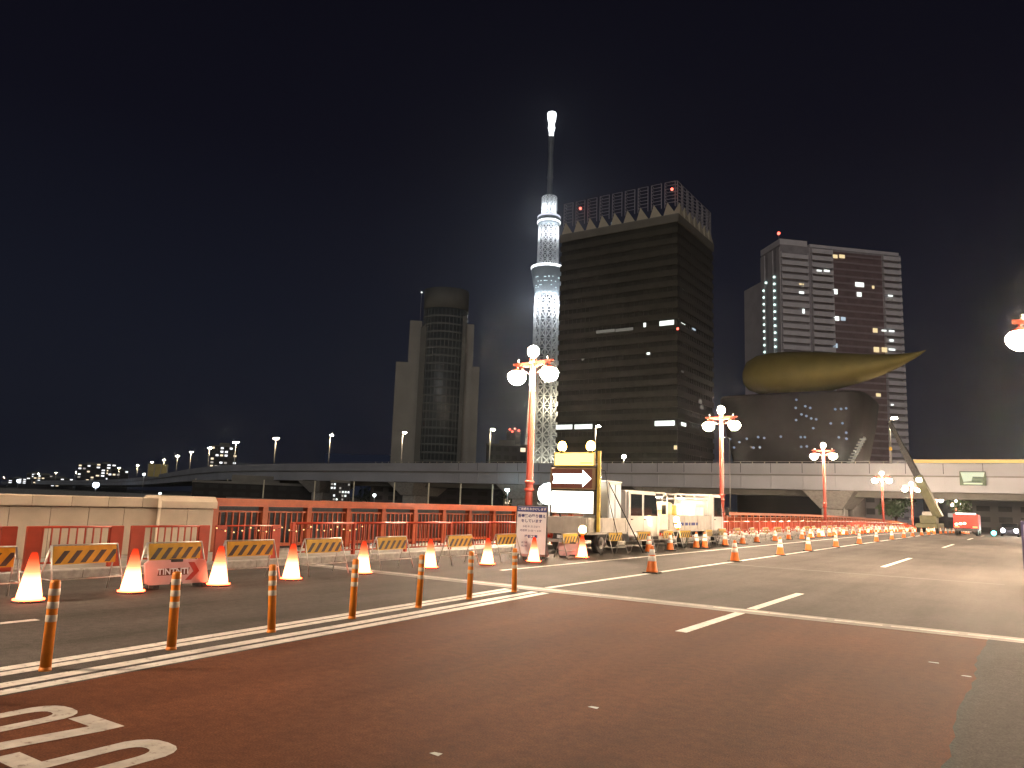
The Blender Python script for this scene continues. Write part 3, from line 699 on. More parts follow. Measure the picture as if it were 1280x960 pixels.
# pipe frame on the second truck
t = thing('pipe_frame', 'white tube roof frame over the bed of the second work truck', 'frame', (T2[0], T2[1], 0.74))
for y in (.12, 1.9, 3.6, 5.2):
    m = MB(); m.path([(-.84,y,0),(-.84,y,1.42),(-.72,y,1.58),(.72,y,1.58),(.84,y,1.42),(.84,y,0)],.026,8); m.build('hoop', WHTP, t)
m = MB()
for x in (-.84,.84): m.tube((x,.12,1.36),(x,5.2,1.36),.024,n=8)
for x in (-.4,.4): m.tube((x,.12,1.58),(x,5.2,1.58),.024,n=8)
m.build('side_rail', WHTP, t)
def drum(x, y, z, r, h, material, lb, mm=None):
    t = thing('drum', lb, 'drum', (x, y, z))
    m = MB(); m.lathe([(r*.95,0),(r,.02),(r,h*.32),(r*1.03,h*.34),(r,h*.36),(r,h*.64),(r*1.03,h*.66),(r,h*.68),(r,h-.02),(r*.95,h)], 18); m.build('body', material, t)
    m = MB(); m.lathe([(r*.9,h),(r*.9,h+.02),(r*.3,h+.035)], 18); m.build('lid', SIGNW, t)
CREAM = mat('drum_cream', (0.72,0.62,0.36), .45, var=.08); YEL = mat('drum_yellow',(0.70,0.50,0.10),.45,var=.1)
drum(T2[0]+.45, T2[1]+.65, .765, .36, 1.15, CREAM, 'tall cream drum at the tail of the second truck')
drum(T2[0]+.40, T2[1]+1.50, .765, .30, 1.05, YEL, 'tall yellow drum next to the cream one on the second truck')
drum(T2[0]+.50, T2[1]+2.75, .765, .27, .80, WHTP, 'shorter white drum mid-bed on the second truck')
t = thing('equipment_box', 'white box cabinet on the second truck bed beside the cab', 'cabinet', (T2[0]+.25, T2[1]+4.2, .765))
m = MB(); m.bbox(-.55,.55,-.62,.62,0,1.1,.02); m.build('body', WHTP, t); m = MB(); m.box(.551,.566,-.5,-.02,.12,1.0); m.build('door', SIGNW, t); m = MB(); m.box(.551,.566,.02,.5,.12,1.0); m.build('door', SIGNW, t)
t = thing('equipment_box', 'tall pale blue and white cabinet on the arrow truck bed behind the cab', 'cabinet', (T1[0]+.40, T1[1]+2.25, .765))
m = MB(); m.bbox(-.5,.5,-.55,.55,0,1.78,.02); m.build('body', WHTP, t)
for a, b in ((-.5,-.03),(.03,.5)):
    m = MB(); m.bbox(.5,.52,a,b,.06,1.70,.006); m.build('door', mat('pale_blue_panel',(.60,.72,.80),.4,var=.05), t)
m = MB(); m.bbox(-.53,.53,-.58,.58,1.78,1.84,.01); m.build('lid', SIGNW, t)
def work_light(x, y, z, lb, s=38):
    t = thing('work_light', lb, 'work light', (x, y, z))
    m = MB(); m.bbox(-.20,.20,-.06,.06,.0,.16,.02); m.build('housing', DKST, t)
    m = MB(); m.box(-.18,.18,-.05,.05,-.012,-.001); m.build('lens', emitter('work_light_%d' % s, (1,.94,.80), s), t)
work_light(T2[0]+.1, T2[1]+.9, 2.16, 'small work light under the tube frame lighting the drums')
work_light(T2[0]+.2, T2[1]+3.4, 2.16, 'small work light under the tube frame lighting the white cabinet')
work_light(T1[0]+.55, T1[1]+1.45, 2.72, 'small work light beside the pale blue cabinet')
# arrow sign on the first truck
AY = T1[1]+.62
t = thing('arrow_sign', 'illuminated right-pointing arrow sign on the tail of the first work truck', 'arrow sign', (-13.66, AY, 0.76))
m = MB()
for s_ in (-1,1): m.bar((s_*.93,.06,0),(s_*.93,.06,2.34),.07)
for z in (.62,1.46,2.28): m.bar((-.93,.09,z),(.93,.09,z),.05)
for s_ in (-1,1): m.bar((s_*.85,.06,1.5),(s_*.85,.85,0),.05)
m.build('frame', DKST, t)
m = MB(); m.bbox(-.89,.89,-.07,.05,.60,1.44,.015); pn = m.build('display_panel', mat('panel_case',(.30,.27,.18),.5), t)
m = MB(); m.box(-.85,.85,-.075,-.0705,.64,1.40); m.build('display_light', LEDW, pn)
m = MB(); m.bbox(-.93,.93,-.08,.05,1.47,2.25,.015); pa = m.build('arrow_panel', mat('arrow_case',(.26,.17,.09),.5,var=.12), t)
m = MB(); m.box(-.86,.80,-.085,-.0805,1.52,2.20); m.build('arrow_back', mat('arrow_board_brown',(.16,.045,.03),.5,var=.1), pa)
m = MB(); m.prism([(-.83,1.68),(.42,1.68),(.42,1.56),(.77,1.86),(.42,2.17),(.42,2.03),(-.83,2.03),(-.76,1.855)], lambda u,v,s_: (u, -.0855 if s_==0 else -.092, v)); m.build('arrow', ARROW, pa)
m = MB(); m.bbox(-.80,.86,-.05,.05,2.31,2.80,.015); pt_ = m.build('light_box', mat('yellow_case',(.62,.46,.06),.45), t)
m = MB(); m.box(-.77,.83,-.055,-.0505,2.34,2.77); m.build('box_light', LEDY, pt_)
m = MB(); m.box(.30,.78,-.058,-.0555,2.41,2.435); m.build('small_print', BLAK, pt_)
for x in (-.50,.68):
    m = MB(); m.lathe([(.09,2.80),(.09,2.86),(.06,2.88)], 12, (x,0,0)); bcn = m.build('beacon', DKST, t)
    m = MB(); m.lathe([(.10,2.88),(.155,2.95),(.16,3.06),(.11,3.18),(.03,3.22)], 14, (x,0,0)); m.build('beacon_lens', AMBER, bcn)
m = MB(); m.bar((1.03,.02,0),(1.03,.02,2.85),.10,.10); m.build('mast', mat('yellow_mast',(.66,.50,.07),.4), t)
m = MB(); m.path([(1.03,.05,2.2),(1.25,.06,2.15),(1.32,.2,1.2),(1.6,.4,-.1)], .012, 6); m.build('cable', BLAK, t)
# leaning pole and balloon light
t = thing('leaning_pole', 'thin black pole leaning against the side of the arrow truck', 'pole', (-12.05, 27.2, 0))
m = MB(); m.tube((0,0,0),(-.62,-1.2,2.1),.022,n=8); m.tube((-.62,-1.2,2.1),(-.78,-1.5,2.62),.016,n=8); m.build('shaft', BLAK, t)
m = MB(); m.tube((0,0,0),(-.012,-.024,.05),.03,n=8); m.build('tip', RUBB, t)
t = thing('balloon_light', 'glowing white balloon work light on a tripod behind the arrow sign', 'work light', (-15.42, 25.9, .15))
m = MB(); m.lathe([(.03,1.50),(.26,1.54),(.42,1.72),(.46,1.95),(.40,2.16),(.22,2.30),(.05,2.34)], 18); m.build('balloon', BALLN, t)
m = MB(); m.tube((0,0,.2),(0,0,1.47),.03,n=8); m.build('mast', STEEL, t)
for k in range(3):
    a = 2.1*k; m = MB(); m.tube((.5*math.cos(a),.5*math.sin(a),0),(0,0,.75),.018,n=6); m.build('leg', STEEL, t)
# string of small lights on the fence
t = thing('light_string', 'string of small warm lights looped along the low red fence', 'light string', (-15.25, 11.0, 0.9))
cb_ = MB(); bl = MB(); blb = MB(); blb.ball((0,0,0), .018, 8, 6); blbm = blb.mesh('bulb'); prev = None
GARL = emitter('garland_light', (1.0,.62,.28), 3.0)
bulbs = []
for k in range(0, 41):
    y = k*0.115; z = -0.10*abs(math.sin(k*math.pi/8))-.01*random.random(); p_ = (0.03, y, z)
    if prev: cb_.tube(prev, p_, .006, n=5)
    if k % 2 == 0: bulbs.append(p_)
    prev = p_
cb_.build('cable', BLAK, t)
for p_ in bulbs: obj('bulb', blbm, GARL, t, p_)

# ================================================================ SIGN at the right edge of the road
t = thing('standing_sign', 'dark upright signboard on thin legs at the right kerb of the open lanes', 'sign', (0.27, 28.0, 0))
m = MB(); m.bbox(-.46,.46,-.03,.03,.26,1.66,.01); m.build('board', mat('sign_dark_blue',(.05,.05,.13),.45), t)
for s_ in (-1,1):
    m = MB(); m.bar((s_*.42,0,0),(s_*.42,0,.3),.03); m.build('leg', DKST, t)
m = MB(); m.box(-.40,.40,-.034,-.0305,.9,1.56); m.build('face', mat('sign_lilac',(.42,.38,.52),.5,var=.1), t)

# ================================================================ CRANE at the far end of the works
CX, CY = -10.2, 110.0; zc = dz(CY)
t = thing('crane_truck', 'mobile crane with raised olive telescopic boom behind the rows of cones', 'crane', (CX, CY, zc))
m = MB(); m.bbox(-1.2,1.2,-4,4,.6,1.15,.04); m.build('carrier', GRNST, t)
m = MB(); m.bbox(-1.1,.0,2.6,4,1.15,2.6,.08); cb = m.build('cab', WHTP, t)
m = MB(); m.box(-1.0,-.1,4.0,4.02,1.6,2.4); m.build('windscreen', GLAS, cb)
m = MB(); m.bbox(-.9,.9,-2.2,.8,1.15,2.1,.06); m.build('turntable_house', GRNST, t)
for s_ in (-1,1):
    for y in (-2.9,-1.5,1.6,3.0): wheel(t, s_*1.0, y, .5, .35)
tip = at_y(1112, 528, CY); lowp = Vector((CX+1.1, CY-1.0, 1.9+zc)); mid = at_y(1143, 606, CY)
P_ = lambda v: (v[0]-CX, v[1]-CY, v[2]-zc)
d_ = (tip-lowp)
m = MB(); m.bar(P_(lowp), P_(lowp+d_*.42), .85, .95); m.build('boom_base', GRNST, t)
m = MB(); m.bar(P_(lowp+d_*.40), P_(lowp+d_*.72), .62, .70); m.build('boom_section', DKST, t)
m = MB(); m.bar(P_(lowp+d_*.70), P_(tip), .45, .50); m.build('boom_tip', DKST, t)
m = MB(); m.tube(P_(tip), P_((tip.x, tip.y, tip.z-3.2)), .03, n=6); m.build('hoist_rope', DKST, t)
m = MB(); m.bbox(P_(tip)[0]-.18,P_(tip)[0]+.18,P_(tip)[1]-.18,P_(tip)[1]+.18,P_(tip)[2]-3.7,P_(tip)[2]-3.2,.05); m.build('hook_block', YELB, t)
bl_ = lowp+d_*.38
m = MB(); m.bbox(P_(bl_)[0]-.30,P_(bl_)[0]+.30,P_(bl_)[1]-.85,P_(bl_)[1]-.5,P_(bl_)[2]-.25,P_(bl_)[2]+.25,.05); m.build('boom_light', emitter('boom_light',(1,.93,.8),9), t)

# ================================================================ VEHICLES on the open lanes
def car(label, loc, rz, paint):
    t = thing('car', label, 'car', loc, rz)
    prof = [(-2.1,.35),(-2.15,.75),(-2.0,.92),(-1.35,.98),(-.75,1.42),(.75,1.46),(1.45,1.05),(2.1,.92),(2.18,.6),(2.1,.32)]
    m = MB(); m.prism(prof, lambda u,v,s_: (-.85 if s_==0 else .85, u, v)); b_ = m.build('body', paint, t)
    m = MB(); m.prism([(-1.30,1.0),(-.80,1.38),(-.76,1.40),(-1.24,1.0)], lambda u,v,s_: (-.72 if s_==0 else .72, u-.03, v+.02)); m.build('windscreen', GLAS, b_)
    for s_ in (-1,1):
        m = MB(); m.prism([(-1.1,1.0),(1.2,1.02),(.68,1.38),(-.66,1.36)], lambda u,v,q_: (s_*(.846 if q_==0 else .854), u, v)); m.build('side_window', GLAS, b_)
        m = MB(); m.ball((s_*.62,-2.13,.68), .19, 10, 6); m.build('headlight', HEADL, b_)
        m = MB(); m.box(s_*.62-.14,s_*.62+.14,2.13,2.17,.72,.84); m.build('tail_light', MATS['lamp_red_lens'], b_)
        for y in (-1.35,1.35): wheel(t, s_*.78, y, .31, .2)
    return t
car('dark oncoming car with dazzling headlights at the far end of the open lanes', (-1.75, 104, dz(104)), 0, mat('car_dark_paint',(.04,.04,.05),.3,coat=.5))
t = thing('red_truck', 'red box truck with glowing tail lights waiting beyond the cones', 'truck', (-5.3, 92, dz(92)))
RED = mat('truck_red',(.52,.03,.02),.4,var=.1)
m = MB(); m.bbox(-1.1,1.1,0,4.2,.75,2.15,.05); m.build('box_body', RED, t)
m = MB(); m.bbox(-1.05,1.05,4.3,5.9,.5,2.1,.08); m.build('cab', WHTP, t)
m = MB(); m.box(-.95,.95,.1,5.8,.45,.75); m.build('chassis', DKST, t)
m = MB(); m.bbox(-.9,.9,.3,.55,2.15,2.28,.03); m.build('light_bar', emitter('light_bar_pale',(1,.9,.82),5), t)
for s_ in (-1,1):
    m = MB(); m.bbox(s_*.8-.22,s_*.8+.22,-.03,.05,.80,.98,.01); m.build('tail_light', TAILR, t)
    for y in (1.0,4.9): wheel(t, s_*.9, y, .4, .26)
m = MB()
m.box(-.98,.98,-.012,-.001,1.06,2.05); m.build('rear_door', RED, t)
for k in range(3):
    m = MB(); m.bbox(-.95+.36*k,-.72+.36*k,-.05,-.0125,1.05+.05*k,1.22+.05*k,.01); m.build('marker_light', emitter('marker_light',(1,.75,.5),14), t)
t = thing('signal_beacon', 'small green glowing beacon standing on the road beside the red truck', 'beacon', (-3.05, 96, dz(96)))
m = MB(); m.lathe([(.22,0),(.22,.05),(.10,.08),(.08,.16)], 12); m.build('base', RUBB, t)
m = MB(); m.ball((0,0,.36), .22, 12, 8); m.build('lens', CYAN, t)
# ================================================================ EXPRESSWAY on the far bank
PATH = [(120,156),(60,156),(0,156),(-60,156),(-120,156.3),(-160,157.5),(-190,160.5),(-215,165),(-240,172),(-285,192),(-326,212),(-374,236),(-437,268),(-488,293),(-574,334),(-672,376),(-960,484),(-1240,570),(-2220,945)]
def zt(i):            # the deck dips a little far upstream
    return 0.0 if i < 9 else -0.22*(i-8)
def sweep(m, prof, i0=0, i1=None):
    pts = PATH[i0:i1]; rows = []
    for k, p in enumerate(pts):
        a = Vector(pts[max(0,k-1)]); b = Vector(pts[min(len(pts)-1,k+1)]); d = (b-a).normalized(); nrm = Vector((d.y, -d.x)) * -1
        nrm = Vector((-d.y, d.x)); nrm = nrm if nrm.y > 0 or d.x > 0 else nrm
        if nrm.y < 0: nrm = -nrm
        rows.append([(p[0]+nrm.x*o, p[1]+nrm.y*o, z+zt(k+i0)) for o, z in prof])
    n = len(prof); vs = [v for r in rows for v in r]
    fs = [(k*n+j, k*n+(j+1)%n, (k+1)*n+(j+1)%n, (k+1)*n+j) for k in range(len(rows)-1) for j in range(n)]
    fs += [tuple(range(n-1,-1,-1)), tuple((len(rows)-1)*n+j for j in range(n))]
    return m.add(vs, fs)
rect = lambda o0,o1,z0,z1: [(o0,z0),(o1,z0),(o1,z1),(o0,z1)]
vd = thing('elevated_expressway', 'long grey elevated expressway crossing behind the bridge', 'expressway', (0, 156, -1.9))
def vbuild(m, name, material, parent=vd):
    o = m.build(name, material, parent); o.location = (0, -156, 1.9) if parent is vd else (0,0,0); return o
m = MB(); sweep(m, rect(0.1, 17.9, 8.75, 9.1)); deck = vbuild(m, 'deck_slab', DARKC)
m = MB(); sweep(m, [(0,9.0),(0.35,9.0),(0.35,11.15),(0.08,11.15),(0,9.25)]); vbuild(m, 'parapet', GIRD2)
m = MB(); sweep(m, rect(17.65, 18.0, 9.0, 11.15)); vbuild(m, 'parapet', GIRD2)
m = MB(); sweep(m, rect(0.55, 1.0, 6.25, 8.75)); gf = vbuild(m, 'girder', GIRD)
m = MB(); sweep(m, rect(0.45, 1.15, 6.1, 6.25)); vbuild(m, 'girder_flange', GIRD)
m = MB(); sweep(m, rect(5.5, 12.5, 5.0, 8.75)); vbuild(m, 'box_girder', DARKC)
m = MB(); sweep(m, rect(17.0, 17.4, 6.25, 8.75)); vbuild(m, 'girder', GIRD)
m = MB(); sweep(m, rect(0.10,0.16,11.45,11.51), 0, 9); hr = vbuild(m, 'handrail', STEEL)
pm = MB(); pm.box(-.05,.05,-.05,.05,0,.34); pmm = pm.mesh('rail_post'); X = 60
while X > -150:
    obj('rail_post', pmm, mat('rail_pale',(.62,.58,.45),.4), vd, (X, .13, 13.03)); X -= 2.4
m = MB(); m.box(-17.2, 60, .02, .12, 13.14, 13.74); m.build('barrier_edge_glow', EDGEGLOW, vd)  # sodium light on the clear barrier top, put in as a glowing strip
jm = MB(); jm.box(-.05,.05,-.03,.0,0,1.86); jmm = jm.mesh('panel_joint'); X = 66
sm_ = MB(); sm_.box(-.06,.06,-.16,.0,0,2.5); smm = sm_.mesh('stiffener')
while X > -125:
    obj('panel_joint', jmm, DKST, vd, (X, .02, 11.17)); obj('stiffener', smm, GIRD, vd, (X, .55, 8.15)); X -= 6.0
dpm = MB(); dpm.tube((0,0,0),(0,0,6.2),.11,n=8); dpmm = dpm.mesh('drain_pipe')
def pier(X, off=0.0):
    m = MB()
    m.hexa([(X-2,3.5,4.5),(X+2,3.5,4.5),(X+2,14.5,4.5),(X-2,14.5,4.5),(X-4.7,.9,7.9),(X+4.7,.9,7.9),(X+4.7,17.2,7.9),(X-4.7,17.2,7.9)])
    p_ = m.build('pier', CONC, vd)
    m = MB(); m.bbox(X-1.9,X+1.9,4.2,10,-.1,4.5,.15); m.build('column', CONC, p_)
    m = MB(); m.box(X-2.2,X+2.2,.65,2.0,7.9,8.05); m.build('bearing', DKST, p_); obj('drain_pipe', dpmm, STEEL, p_, (X+2.15, 4.6, 0.0))
for X in (4.6, -31.6, -67.6, -104.2, -140, -176): pier(X)
# guide sign on the girder
a = at_y(1199, 589, 155.6); b = at_y(1233, 607, 155.6)
t = thing('guide_sign', 'backlit pale green guide sign panel hanging on the expressway girder', 'sign', ((a.x+b.x)/2, 155.9, b.z))
W_, H_ = b.x-a.x, a.z-b.z
m = MB(); m.bbox(-W_/2,W_/2,-.25,.06,0,H_,.04); bd = m.build('panel', mat('guide_green',(.07,.12,.07),.5), t)
m = MB(); m.prism([(-W_*.46,H_*.93),(-W_*.36,H_*.25),(-W_*.05,H_*.30),(W_*.0,H_*.62),(W_*.42,H_*.60),(W_*.46,H_*.93)], lambda u,v,s_: (u, -.254 if s_==0 else -.262, v)); m.build('map_mark', SIGNL, bd)
m = MB(); m.box(-W_*.36,W_*.36,-.262,-.254,H_*.07,H_*.19); m.build('text_bar', SIGNL, bd)
m = MB(); m.box(-W_*.02,W_*.30,-.262,-.254,H_*.34,H_*.48); m.build('text_bar', emitter('guide_sign_dim',(.75,.85,.55),.4), bd)
# expressway lamps
def make_hlamp(twin, label):
    t = thing('highway_lamp', label, 'street lamp', group='lamps along the expressway')
    m = MB(); m.lathe([(.20,0),(.15,2),(.10,8.3)], 10); m.build('pole', STEEL, t)
    m = MB(); m.path([(0,0,8.2),(.5,-.1,8.65),(.9,-.15,8.75)], .07, 6)
    if twin: m.path([(0,0,8.2),(-.5,.1,8.65),(-.9,.15,8.75)], .07, 6)
    m.build('arm', STEEL, t)
    for s_ in ((1,-1) if twin else (1,)):
        m = MB(); m.lathe([(.05,8.52),(.38,8.56),(.50,8.72),(.40,8.90),(.1,8.96)], 10, (s_*.85,-.15*s_,0), 1.15, 1.0); m.build('lamp_head', HWL, t)
    return t
hl = [(748,533,11),(616,537,11),(506,541,11),(415,544,11),(345,548,11),(295,553,11),(262,560,11),(239,565,11),(222,570,11),(205,575,11),(190,578,11),(172,582,11),(149,585,11),(95,590,11),(70,591,11),(48,592,11),(5,597,11),(1117,523,11)]
hA = make_hlamp(False, 'slim single-head highway lamp standing on the straight expressway span')
hB = make_hlamp(True, 'twin-head highway lamp on the distant curve of the expressway')
ua = ub = False
for px, py, zb in hl:
    p_ = at_z(px, py, 19.75)
    tw = px < 360
    src = hB if tw else hA; used = ub if tw else ua
    o = dup(src) if used else src
    if tw: ub = True
    else: ua = True
    o.location = (p_.x-(0 if tw else .7), p_.y, 11.0); o.rotation_euler = (0, 0, R(random.uniform(-10,10)))
o['label'] = 'slim single-head highway lamp above the crane boom tip'
p_ = at_y(780, 571, 157.5); t = thing('parapet_lamp', 'short lamp on the expressway parapet right of the arrow sign', 'lamp', (p_.x, p_.y, 9.1))
m = MB(); m.tube((0,0,0),(0,0,3.3),.08,n=8); m.build('pole', STEEL, t); m = MB(); m.ball((0,0,3.6), .42, 10, 6); m.build('lamp_head', HWL, t)
# slender columns on the promenade below the expressway
GALV = mat('pale_pole',(.85,.82,.66),.5,var=.1)
sp = MB(); sp.lathe([(.30,0),(.26,.3),(.20,.5),(.17,7.4),(.22,7.5)], 10); spm = sp.mesh('shaft')
sf = MB(); sf.bbox(-.45,.45,-.45,.45,0,.25,.04); sfm = sf.mesh('footing')
for px in (242,282,328,392,441,492,535,575,615):
    p_ = at_y(px, 628, 151.5)
    t = thing('promenade_column', 'slender pale column on the riverside under the expressway edge', 'column', (p_.x, 151.5, -1.9), group='columns under the expressway')
    obj('shaft', spm, GALV, t, (0,0,.2)); obj('footing', sfm, CONC, t)
m = MB(); m.box(-900, -19, 148.6, 149.5, -5.5, 0.35); fw_ = m.build('flood_wall', CONC, label='low concrete flood wall along the far riverbank', cat='wall')
m = MB(); m.box(3, 300, 148.6, 149.5, -5.5, 0.35); m.build('flood_wall', CONC, label='low concrete flood wall right of the bridge end', cat='wall')

# ================================================================ BROADCASTING TOWER
TX, TY = -610.9, 1001.7
t = thing('broadcasting_tower', 'very tall white-lit lattice broadcasting tower with two observation decks', 'tower', (TX, TY, -1.9))
TWH = mat('tower_white_steel', (.62,.65,.68), .5, var=.05, scale=.1)
TGR = mat('tower_grey_cladding', (.24,.29,.32), .5, .1, var=.08, scale=.1)
def rad(z):
    pts = [(0,34),(67,27.5),(150,22.6),(247,19.2),(327,18.6)]
    for (a, ra), (b, rb) in zip(pts, pts[1:]):
        if z <= b: return ra+(rb-ra)*(z-a)/(b-a)
    return pts[-1][1]
def pt(r, z, a): return (r*math.cos(a), r*math.sin(a), z)
def lattice(z0, z1, rf, n, st, w, name, skip=0.0):
    m = MB(); z = z0
    while z < z1-1:
        zb = min(z1, z+st)
        for k in range(n):
            a0, a1 = 2*math.pi*k/n, 2*math.pi*(k+1)/n
            m.tube(pt(rf(z),z,a0), pt(rf(zb),zb,a0), w*1.2, n=5, caps=False)
            m.tube(pt(rf(z),z,a0), pt(rf(zb),zb,a1), w, n=4, caps=False)
            m.tube(pt(rf(z),z,a1), pt(rf(zb),zb,a0), w, n=4, caps=False)
            m.tube(pt(rf(zb),zb,a0), pt(rf(zb),zb,a1), w*.7, n=4, caps=False)
        z = zb
    return m.build(name, TWH, t)
lattice(0, 328, rad, 12, 15, 0.85, 'lattice_shaft')
m = MB(); m.lathe([(8,0),(8,330)], 16); m.build('core', mat('tower_core', (.07,.075,.08), .6, var=.1, scale=.05), t)
m = MB(); m.lathe([(18.9,326),(19.5,331),(22.5,348),(25.4,364),(25.8,370),(20,371)], 32); dk = m.build('lower_deck', TGR, t)
m = MB(); m.lathe([(25.9,368.2),(26.4,369),(26.4,371.6),(25.9,372.3)], 40); m.build('ring_light', emitter('ring_light',(.95,.98,1.0),2.2), dk)
dm = MB(); dm.box(-.9,.9,-.3,.3,-.6,.6); dmm = dm.mesh('window'); WTW = emitter('deck_window_light',(.75,.95,1.0),1.2)
va = math.atan2(-TY, -TX)
for k in range(26):
    z = random.choice([336,339,345,351,352]); a = va+random.uniform(-1.1,1.1); r = 19.5+(z-331)*3/17+.25
    o = obj('window', dmm, WTW, dk, pt(r,z,a)); o.rotation_euler = (0,0,a+math.pi/2)
lattice(372, 441, lambda z: 16.6-(z-372)*.012, 12, 10, 0.62, 'upper_lattice')
m = MB(); m.lathe([(10,371),(9.5,442)], 16); m.build('upper_core', MATS['tower_core'], t)
m = MB(); m.lathe([(16,440),(17.5,443),(18.3,446),(18.3,449),(17.2,451),(18.0,453),(18.0,456),(15,458)], 32); ud = m.build('upper_deck', TGR, t)
m = MB(); m.lathe([(18.32,444.5),(18.8,445),(18.8,447.2),(18.32,447.8)], 40); m.build('ring_light', MATS['ring_light'], ud)
m = MB(); m.lathe([(18.02,453.4),(18.5,454),(18.5,455.8),(18.02,456.4)], 40); m.build('ring_light', emitter('ring_light_cool',(.85,.86,1.0),1.1), ud)
lattice(458, 489, lambda z: 11.8, 12, 8, 0.62, 'crown_lattice')
m = MB(); m.lathe([(8,457),(8,489)], 16); m.build('crown_core', TGR, t)
m = MB(); m.lathe([(4.6,486),(4.4,520),(5.2,523),(4.6,526),(3.8,560),(4.6,580),(5.2,592)], 14); m.build('antenna_mast', mat('mast_grey',(.20,.21,.23),.5,.2,var=.15,scale=.06), t)
m = MB(); m.lathe([(3.6,592),(4.0,600),(4.8,604),(6.0,608),(5.0,612),(5.0,615),(6.9,623),(7.5,632),(7.0,634)], 20); m.build('mast_head_light', emitter('mast_head_light',(.93,.97,1.0),2.6), t)
def flood(loc, power, size=1.2, color=(.95,.97,1.0)):
    l = bpy.data.lights.new('tower_floodlight', 'POINT'); l.energy = power; l.shadow_soft_size = size; l.color = color
    o = bpy.data.objects.new('tower_floodlight', l); col.objects.link(o); o.parent = t; o.location = loc
for da in (-1.05, -.35, .5, 1.15): flood(pt(28, 308, va+da), 0.6e5)
for da in (-.9, .1, .9): flood(pt(25, 426, va+da), 0.28e5)
for da in (-.7, .5): flood(pt(20, 467, va+da), 0.24e5)
for da in (-1.0, .3, 1.1): flood(pt(36, 150, va+da), 0.5e5, color=(1,.84,.55))
for da in (-1.0, .3, 1.1): flood(pt(42, 40, va+da), 1.6e5, color=(1,.9,.66))

# ================================================================ DARK GOLD OFFICE TOWER WITH SPIKED CROWN
X0, X1, Y0, Y1, ZT = -118.8, -80.2, 203.2, 233.0, 84.0
t = thing('office_tower', 'dark banded office tower with a crown of pale triangles and open lattice', 'tower', (0, 0, -1.9))
ZG = 1.9
GGL = mat('bronze_glass', (.040,.039,.032), .35, .1, var=.3, scale=.15)
GSP = mat('bronze_spandrel', (.074,.072,.058), .42, .25, var=.16, scale=.35)
GRY = mat('crown_grey', (.155,.152,.135), .6, var=.12, scale=.3)
m = MB(); m.box(X0,X1,Y0,Y1,0,ZT+ZG); m.build('core', GGL, t)
nf = 26; fh = (ZT-1.0)/nf
def band(z, h, p, name, material, parent=t):
    m = MB(); a0, a1, b0_, b1_ = X0-p, X1+p, Y0-p, Y1+p
    m.box(a0,a1,b0_,Y0-.002,z,z+h); m.box(a0,a1,Y1+.002,b1_,z,z+h); m.box(a0,X0-.002,Y0,Y1,z,z+h); m.box(X1+.002,a1,Y0,Y1,z,z+h)
    return m.build(name, material, parent)
for k in range(nf):
    band(ZG+1.0+k*fh, 1.75, .32, 'spandrel_band', GSP)
mu = MB(); mu.box(-.07,.07,-.14,0,0,ZT-1); mum = mu.mesh('mullion')
for k in range(1, 26): obj('mullion', mum, GGL, t, (X0+k*(X1-X0)/26, Y0-.005, ZG))
for k in range(1, 20):
    o = obj('mullion', mum, GGL, t, (X1+.005, Y0+k*(Y1-Y0)/20, ZG)); o.rotation_euler = (0,0,R(90))
band(ZG+ZT, 2.2, .5, 'cornice', GRY)
m = MB(); m.box(X0-.48,X1+.48,Y0-.48,Y1+.48,ZG+ZT+2.2,ZG+ZT+2.5); m.build('roof', DARKC, t)
zr = ZG+ZT+2.5
spk = MB(); spk.add([(0,-.2,0),(3.7,-.2,0),(2.6,2.4,0),(.2,2.4,0),(1.05,.2,4.0)], [(3,2,1,0),(0,1,4),(1,2,4),(2,3,4),(3,0,4)]); spkm = spk.mesh('crown_spike')
frm = MB()
for x in (.1, 3.3): frm.bar((x,.5,2.6),(x,.5,10.4),.22)
for k in range(7): frm.bar((.1,.5,4.0+k*1.06),(3.3,.5,4.0+k*1.06),.15)
for k in range(7): frm.bar((.1,.5,4.0+k*1.06),(.1,2.2,4.0+k*1.06),.13)
frmm = frm.mesh('lattice_frame')
CRW = mat('crown_pale', (.50,.47,.38), .5, var=.08, scale=.3); LAT = mat('lattice_steel', (.34,.34,.39), .5, .2, var=.1)
for k in range(9):
    x = X0+k*4.29+.2
    obj('crown_spike', spkm, CRW, t, (x, Y0-.3, zr)); obj('lattice_frame', frmm, LAT, t, (x, Y0-.2, zr))
for k in range(7):
    y = Y0+k*4.25+.5
    for nm, me, mm_ in (('crown_spike', spkm, CRW), ('lattice_frame', frmm, LAT)):
        o = obj(nm, me, mm_, t, (X1+.3, y, zr)); o.rotation_euler = (0,0,R(90))
for k in range(8):
    o = obj('lattice_frame', frmm, LAT, t, (X1-k*4.6-.5, Y1, zr)); o.rotation_euler = (0,0,R(180))
def lit(parent, face, px0, px1, py0, py1, material, off=.34, name='lit_window', org=(0,0,-1.9)):
    """lit pane on a facade: face = ('y', Y) or ('x', X)"""
    f = (lambda a, b: at_y(a, b, face[1])) if face[0] == 'y' else (lambda a, b: at_x(a, b, face[1]))
    A, Bq = f(px0, py0), f(px1, py1); m = MB()
    lo = [min(A[i], Bq[i])-org[i] for i in range(3)]; hi = [max(A[i], Bq[i])-org[i] for i in range(3)]
    if face[0] == 'y': m.box(lo[0],hi[0],face[1]-org[1]-off-.05,face[1]-org[1]-off,lo[2],hi[2])
    else: m.box(face[1]-org[0]+off,face[1]-org[0]+off+.05,lo[1],hi[1],lo[2],hi[2])
    return m.build(name, material, parent)
FY = ('y', Y0); FX = ('x', X1)
